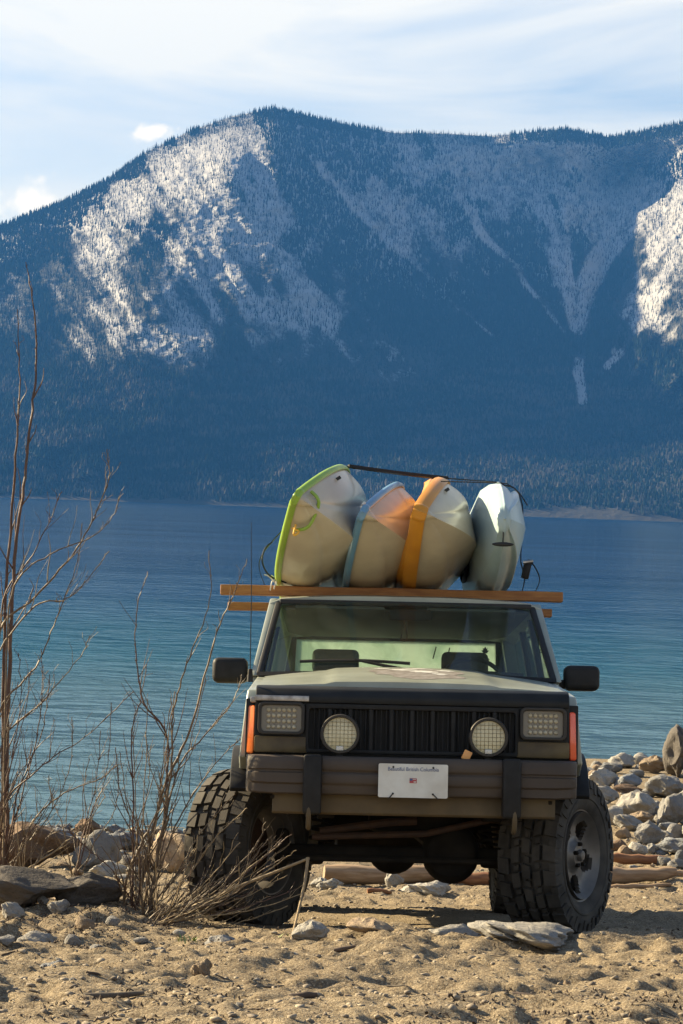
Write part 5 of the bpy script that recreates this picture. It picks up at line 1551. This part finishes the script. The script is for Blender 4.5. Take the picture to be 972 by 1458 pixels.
stick(958, 1250, 70, -3, 6.5, M['drift'], 'driftwood_log', 'thin pale driftwood log beside the thick log', 'driftwood', seed=13, taper=.8)
stick(910, 1266, 90, 2, 4, M['drift'], 'driftwood_log', 'slim grey driftwood pole in front of the thick log', 'driftwood', seed=14, taper=.8)
stick(545, 1258, 170, 3, 14, M['drift'], 'driftwood_log', 'long pale brown log lying on the beach behind the car', 'driftwood', seed=15, taper=.8, lift=.8)
stick(690, 1262, 130, 2, 10, M['drift_red'], 'driftwood_log', 'red-brown log on the beach behind the car, end to end with the pale log', 'driftwood', seed=16, taper=.9, lift=.8)
stick(540, 1280, 34, 4, 4.5, M['drift_red'], 'driftwood_chunk', 'flat red-brown driftwood chunk on the lit sand under the car', 'driftwood', seed=17)
stick(300, 1262, 60, 8, 5, M['drift'], 'driftwood_chunk', 'weathered wood scrap on sand between tan boulder and tyre', 'driftwood', seed=18)

# ------------------------------------------------------------------ bare bushes
def at(px, py, y):
    d = ray(px, py); return Vector((0, 0, EYE)) + d * (y / d.y)
def bush(name, label, foot, stems, seed, group=None):
    root = empty(name, foot)
    tag(root, label, 'bush', group)
    rr = random.Random(seed)
    for pts, r0, depth, mat, twigs in stems:
        dd = rr.uniform(-.22, .22)
        n = len(pts); P = []
        for i, (px, py) in enumerate(pts):
            t = i / (n - 1)
            y = depth + dd * t + rr.gauss(0, .02)
            P.append(at(px, py, y))
        path = smooth_path(P, 7)
        m_ = len(path)
        path = [p + Vector((rr.gauss(0, .0025), rr.gauss(0, .004), rr.gauss(0, .0025))) for p in path]
        rad = [max(.0024, 1.08 * r0 * (1 - .86 * i / (m_ - 1))) for i in range(m_)]
        mb = MB().tube(path, rad, 6)
        # side twigs and buds
        side = 1
        for k in range(int(twigs * 2.4)):
            i = int(m_ * rr.uniform(.12, .93)); p = path[min(i, m_ - 2)]; t = (path[min(i + 1, m_ - 1)] - p).normalized()
            side = -side
            out = (t * rr.uniform(.7, 1.3) + Vector((side * rr.uniform(.25, .7), rr.uniform(-.4, .4), rr.uniform(.0, .35)))).normalized()
            L = rr.uniform(.05, .34) * (1.15 - i / m_)
            q = [p, p + out * L * .35 + Vector((0, 0, .004)), p + out * L * .7 + Vector((rr.gauss(0, .008), rr.gauss(0, .01), L * .09)), p + out * L + Vector((rr.gauss(0, .012), rr.gauss(0, .015), L * .22))]
            rt = min(rad[i] * .7, .005)
            mb.tube(smooth_path(q, 3), [max(.0011, rt * (1 - .7 * j / 9)) for j in range(10)], 5)
        for k in range(max(2, m_ // 3)):
            i = rr.randrange(m_ // 4, m_); p = path[i]
            a = rr.uniform(0, 6.28); b = Vector((math.cos(a), math.sin(a), .6)).normalized() * (rad[i] + .004)
            mb.tube([p, p + b * .6, p + b * 1.3 + Vector((0, 0, .006))], [rad[i] * .8, .0024, .0008], 4)
        o = mb.build('branch', mat, None, angle=60)
        o.parent = root; o.matrix_parent_inverse = Matrix.Translation(-Vector(foot))
    return root
T, TR, TP = M['twig'], M['twig_red'], M['twig_pale']
fA = on_ground(4, 1300); fA = (fA.x, 13.2, gz(fA.x, 13.2))
dA = 13.2
A = [([(6, 1300), (9, 1180), (10, 1040), (15, 900), (22, 780), (35, 680), (47, 570), (52, 490), (46, 430), (37, 375)], .015, dA, TR, 6),
     ([(2, 1300), (4, 1150), (6, 900), (16, 740), (24, 620), (28, 540), (25, 440)], .012, dA + .1, TR, 5),
     ([(-6, 1290), (-4, 1050), (0, 900), (50, 850), (110, 780), (140, 720), (155, 680), (152, 638)], .009, dA, T, 7),
     ([(4, 1290), (8, 950), (20, 835), (70, 790), (130, 765), (160, 735), (170, 705)], .006, dA - .1, T, 5),
     ([(-10, 1200), (0, 880), (40, 800), (72, 740), (86, 700)], .006, dA + .15, TR, 5),
     ([(-8, 1290), (-4, 1100), (0, 1010), (50, 950), (80, 880), (110, 800), (117, 745)], .007, dA, T, 7),
     ([(-2, 1280), (0, 1070), (60, 1000), (110, 940), (128, 905)], .006, dA + .1, T, 6),
     ([(2, 1290), (0, 1160), (60, 1090), (120, 1050), (190, 985)], .006, dA - .1, TR, 8),
     ([(5, 1290), (20, 1150), (50, 1060), (60, 980), (58, 925)], .006, dA, TR, 7),
     ([(8, 1290), (40, 1180), (90, 1130), (140, 1110), (165, 1090)], .0055, dA + .1, T, 7),
     ([(-5, 930), (50, 862), (90, 855), (120, 830), (155, 785)], .005, dA, T, 5),
     ([(6, 1285), (30, 1245), (80, 1210), (125, 1170), (150, 1132)], .007, dA - .15, TP, 5),
     ([(0, 1295), (14, 1200), (40, 1100), (62, 1030), (70, 960)], .005, dA + .1, TR, 7),
     ([(4, 1295), (26, 1220), (70, 1160), (100, 1090), (102, 1020)], .005, dA - .05, T, 7),
     ([(10, 1292), (50, 1230), (70, 1190), (95, 1185), (112, 1195)], .004, dA - .2, T, 5),
     ([(-4, 1250), (10, 1120), (24, 1040), (30, 980), (26, 930)], .0045, dA, TR, 6)]
rb = random.Random(21)
for k in range(9):
    x0 = rb.uniform(-20, 14); x1 = x0 + rb.uniform(-25, 95); top = rb.uniform(930, 1150)
    A.append(([(x0, 1295), (x0 + (x1 - x0) * .25, 1295 + (top - 1295) * .4), (x0 + (x1 - x0) * .7 + rb.uniform(-8, 8), 1295 + (top - 1295) * .75), (x1, top)], rb.uniform(.0035, .0055), dA + rb.uniform(-.3, .3), rb.choice([T, TR, TR]), 3))
bush('bare_bush', 'tall bare willow bush with two long upright shoots behind the dark bank rocks', fA, A, 2)
fM = on_ground(112, 1210); fM = (fM.x, 14.0, gz(fM.x, 14.0))
Mid = [([(104, 1262), (122, 1170), (136, 1120), (143, 1040)], .0045, 14.0, TR, 5), ([(106, 1262), (130, 1160), (152, 1100), (158, 1000)], .0045, 14.0, TR, 4),
       ([(108, 1262), (140, 1190), (165, 1150), (168, 1080)], .004, 14.05, T, 4), ([(104, 1262), (90, 1180), (75, 1140), (68, 1105)], .004, 14.0, T, 4), ([(102, 1262), (116, 1190), (118, 1130), (126, 1080)], .0035, 13.95, T, 3)]
bush('bare_sapling', 'small thin bare sapling between the two larger bare bushes', fM, Mid, 5)
fB = on_ground(196, 1318); fB = (fB.x, fB.y, gz(fB.x, fB.y))
dB = fB[1]
def fan(*p): return [(196, 1322)] + list(p)
Bm = [([(206, 1322), (214, 1300), (219, 1250), (226, 1197), (236, 1157), (244, 1080), (247, 1010), (270, 935), (298, 855), (297, 785)], .0105, dB, T, 8),
      ([(200, 1322), (196, 1290), (230, 1132), (270, 1040), (305, 913), (335, 840), (352, 795)], .010, dB + .05, T, 8),
      ([(186, 1322), (190, 1166), (187, 1050), (198, 1000), (210, 945)], .006, dB - .05, TR, 6),
      ([(212, 1310), (240, 1070), (205, 1000), (193, 920), (196, 860), (210, 815)], .006, dB + .05, TR, 4),
      ([(208, 1316), (248, 1109), (288, 1050), (330, 1000), (345, 960)], .006, dB, T, 7),
      ([(184, 1322), (176, 1296), (182, 1245), (203, 1197), (225, 1151), (236, 1110), (238, 1060)], .009, dB - .1, T, 6),
      ([(192, 1322), (200, 1230), (190, 1180), (170, 1120), (164, 1065)], .005, dB, TR, 6),
      ([(204, 1322), (240, 1200), (275, 1130), (318, 1075), (345, 1050)], .006, dB - .05, T, 7),
      ([(190, 1322), (186, 1240), (205, 1150), (212, 1100), (207, 1040)], .005, dB + .1, T, 5),
      (fan((300, 1268), (355, 1215), (377, 1180)), .006, dB - .15, T, 5),
      (fan((250, 1292), (310, 1275), (360, 1230), (396, 1205)), .006, dB - .25, TP, 5),
      (fan((260, 1298), (320, 1280), (372, 1240), (405, 1220)), .006, dB - .3, T, 5),
      (fan((240, 1312), (300, 1305), (370, 1292), (433, 1272)), .006, dB - .35, TP, 6),
      (fan((230, 1308), (290, 1300), (340, 1296), (385, 1275)), .005, dB - .3, T, 5),
      (fan((240, 1300), (300, 1285), (380, 1240), (421, 1211)), .0065, dB - .2, TP, 5),
      (fan((222, 1290), (260, 1255), (310, 1190), (352, 1150)), .006, dB - .1, TP, 6),
      (fan((215, 1290), (250, 1245), (290, 1180), (335, 1130)), .006, dB - .1, T, 6),
      (fan((240, 1295), (285, 1265), (345, 1235), (386, 1190)), .006, dB - .15, T, 6),
      (fan((250, 1318), (310, 1318), (360, 1308), (410, 1290)), .005, dB - .4, TP, 5),
      (fan((222, 1316), (260, 1306), (330, 1262), (370, 1210), (382, 1195)), .005, dB - .25, T, 6),
      (fan((230, 1312), (280, 1292), (340, 1250), (400, 1195)), .0045, dB - .25, TR, 6),
      (fan((228, 1280), (270, 1220), (300, 1190), (330, 1165)), .005, dB, TP, 6),
      (fan((190, 1290), (160, 1240), (120, 1205), (96, 1180)), .0045, dB - .05, TR, 5)]
for k in range(12):
    ex, ey = rb.uniform(290, 425), rb.uniform(1165, 1300)
    Bm.append((fan((196 + (ex - 196) * .35, 1322 + (ey - 1322) * .22 + rb.uniform(-6, 4)), (196 + (ex - 196) * .7, 1322 + (ey - 1322) * .58), (ex, ey)), rb.uniform(.003, .005), dB - rb.uniform(.05, .4), rb.choice([T, TP, TR]), 2))
for k in range(7):
    ex, ey = rb.uniform(150, 300), rb.uniform(960, 1150)
    Bm.append((([(198 + rb.uniform(-12, 12), 1322), (200 + (ex - 200) * .25, 1240), (200 + (ex - 200) * .7, (1240 + ey) / 2 - 20), (ex, ey)]), rb.uniform(.003, .005), dB + rb.uniform(-.2, .2), rb.choice([T, TR]), 3))
bush('bare_bush', 'bare willow bush with a fan of bent twigs spread before the lugged tyre', fB, Bm, 3)
# the thick broken branch with its snapped end hanging to the sand
q0 = at(200, 1316, dB - .05)
br = [at(px, py, y) for px, py, y in ((200, 1318, dB - .1), (262, 1296, dB - .2), (330, 1266, dB - .3), (400, 1238, dB - .38), (440, 1222, dB - .42))]
pth = smooth_path(br, 6)
snap = empty('broken_branch', tuple(br[0])); tag(snap, 'pale broken branch bent sharply down to the sand before the car', 'branch')
def sub(name, path, r0, r1):
    o = MB().tube(path, [r0 + (r1 - r0) * i / (len(path) - 1) for i in range(len(path))], 8).build(name, TP, None)
    o.parent = snap; o.matrix_parent_inverse = Matrix.Translation(-br[0])
sub('limb', pth, .0105, .007)
fo = on_ground(413, 1343)
sub('hanging_end', smooth_path([br[-1] + Vector((-.006, 0, .004)), at(434, 1255, br[-1].y - .05), at(425, 1295, br[-1].y - .2), Vector((fo.x, fo.y, fo.z - .02))], 5), .008, .0055)
# green shoots
def shoots(px, py, label):
    g = on_ground(px, py); root = empty('grass_tuft', tuple(g)); tag(root, label, 'grass')
    rr = random.Random(int(px))
    for k in range(14):
        a = rr.uniform(0, 6.28); L = rr.uniform(.02, .06); d = Vector((math.cos(a) * .6, math.sin(a) * .6, 1)).normalized(); s = Vector((-math.sin(a), math.cos(a), 0)) * .004
        o = Vector((rr.gauss(0, .025), rr.gauss(0, .02), -.005))
        p1, p2 = o + d * L * .6, o + d * L + Vector((d.x, d.y, -.3)) * L * .3
        MB().add([o - s, o + s, p1 + s * .8, p1 - s * .8, p2], [(0, 1, 2, 3), (3, 2, 4)]).build('blade', M['grass'], root)
shoots(264, 1340, 'small tuft of green shoots at the foot of the bush')
shoots(396, 1338, 'sparse green shoots beside the broken branch end')

# ------------------------------------------------------------------ the air between here and the mountain
mb = MB().box((0, 5000, 795), (26000, 11000, 1612))
hz = mb.build('haze', None, None, smooth=False)
m = bpy.data.materials.new('lake_haze'); m.use_nodes = True
nn_ = m.node_tree.nodes; nn_.clear()
ho = nn_.new('ShaderNodeOutputMaterial'); pv = nn_.new('ShaderNodeVolumePrincipled')
pv.inputs['Color'].default_value = (.045, .19, .55, 1)
pv.inputs['Density'].default_value = .42 / 8500
pv.inputs['Anisotropy'].default_value = .1
m.node_tree.links.new(pv.outputs[0], ho.inputs['Volume'])
hz.data.materials.append(m)
tag(hz, 'thin blue haze hanging over the lake and mountain', 'haze', kind='stuff')
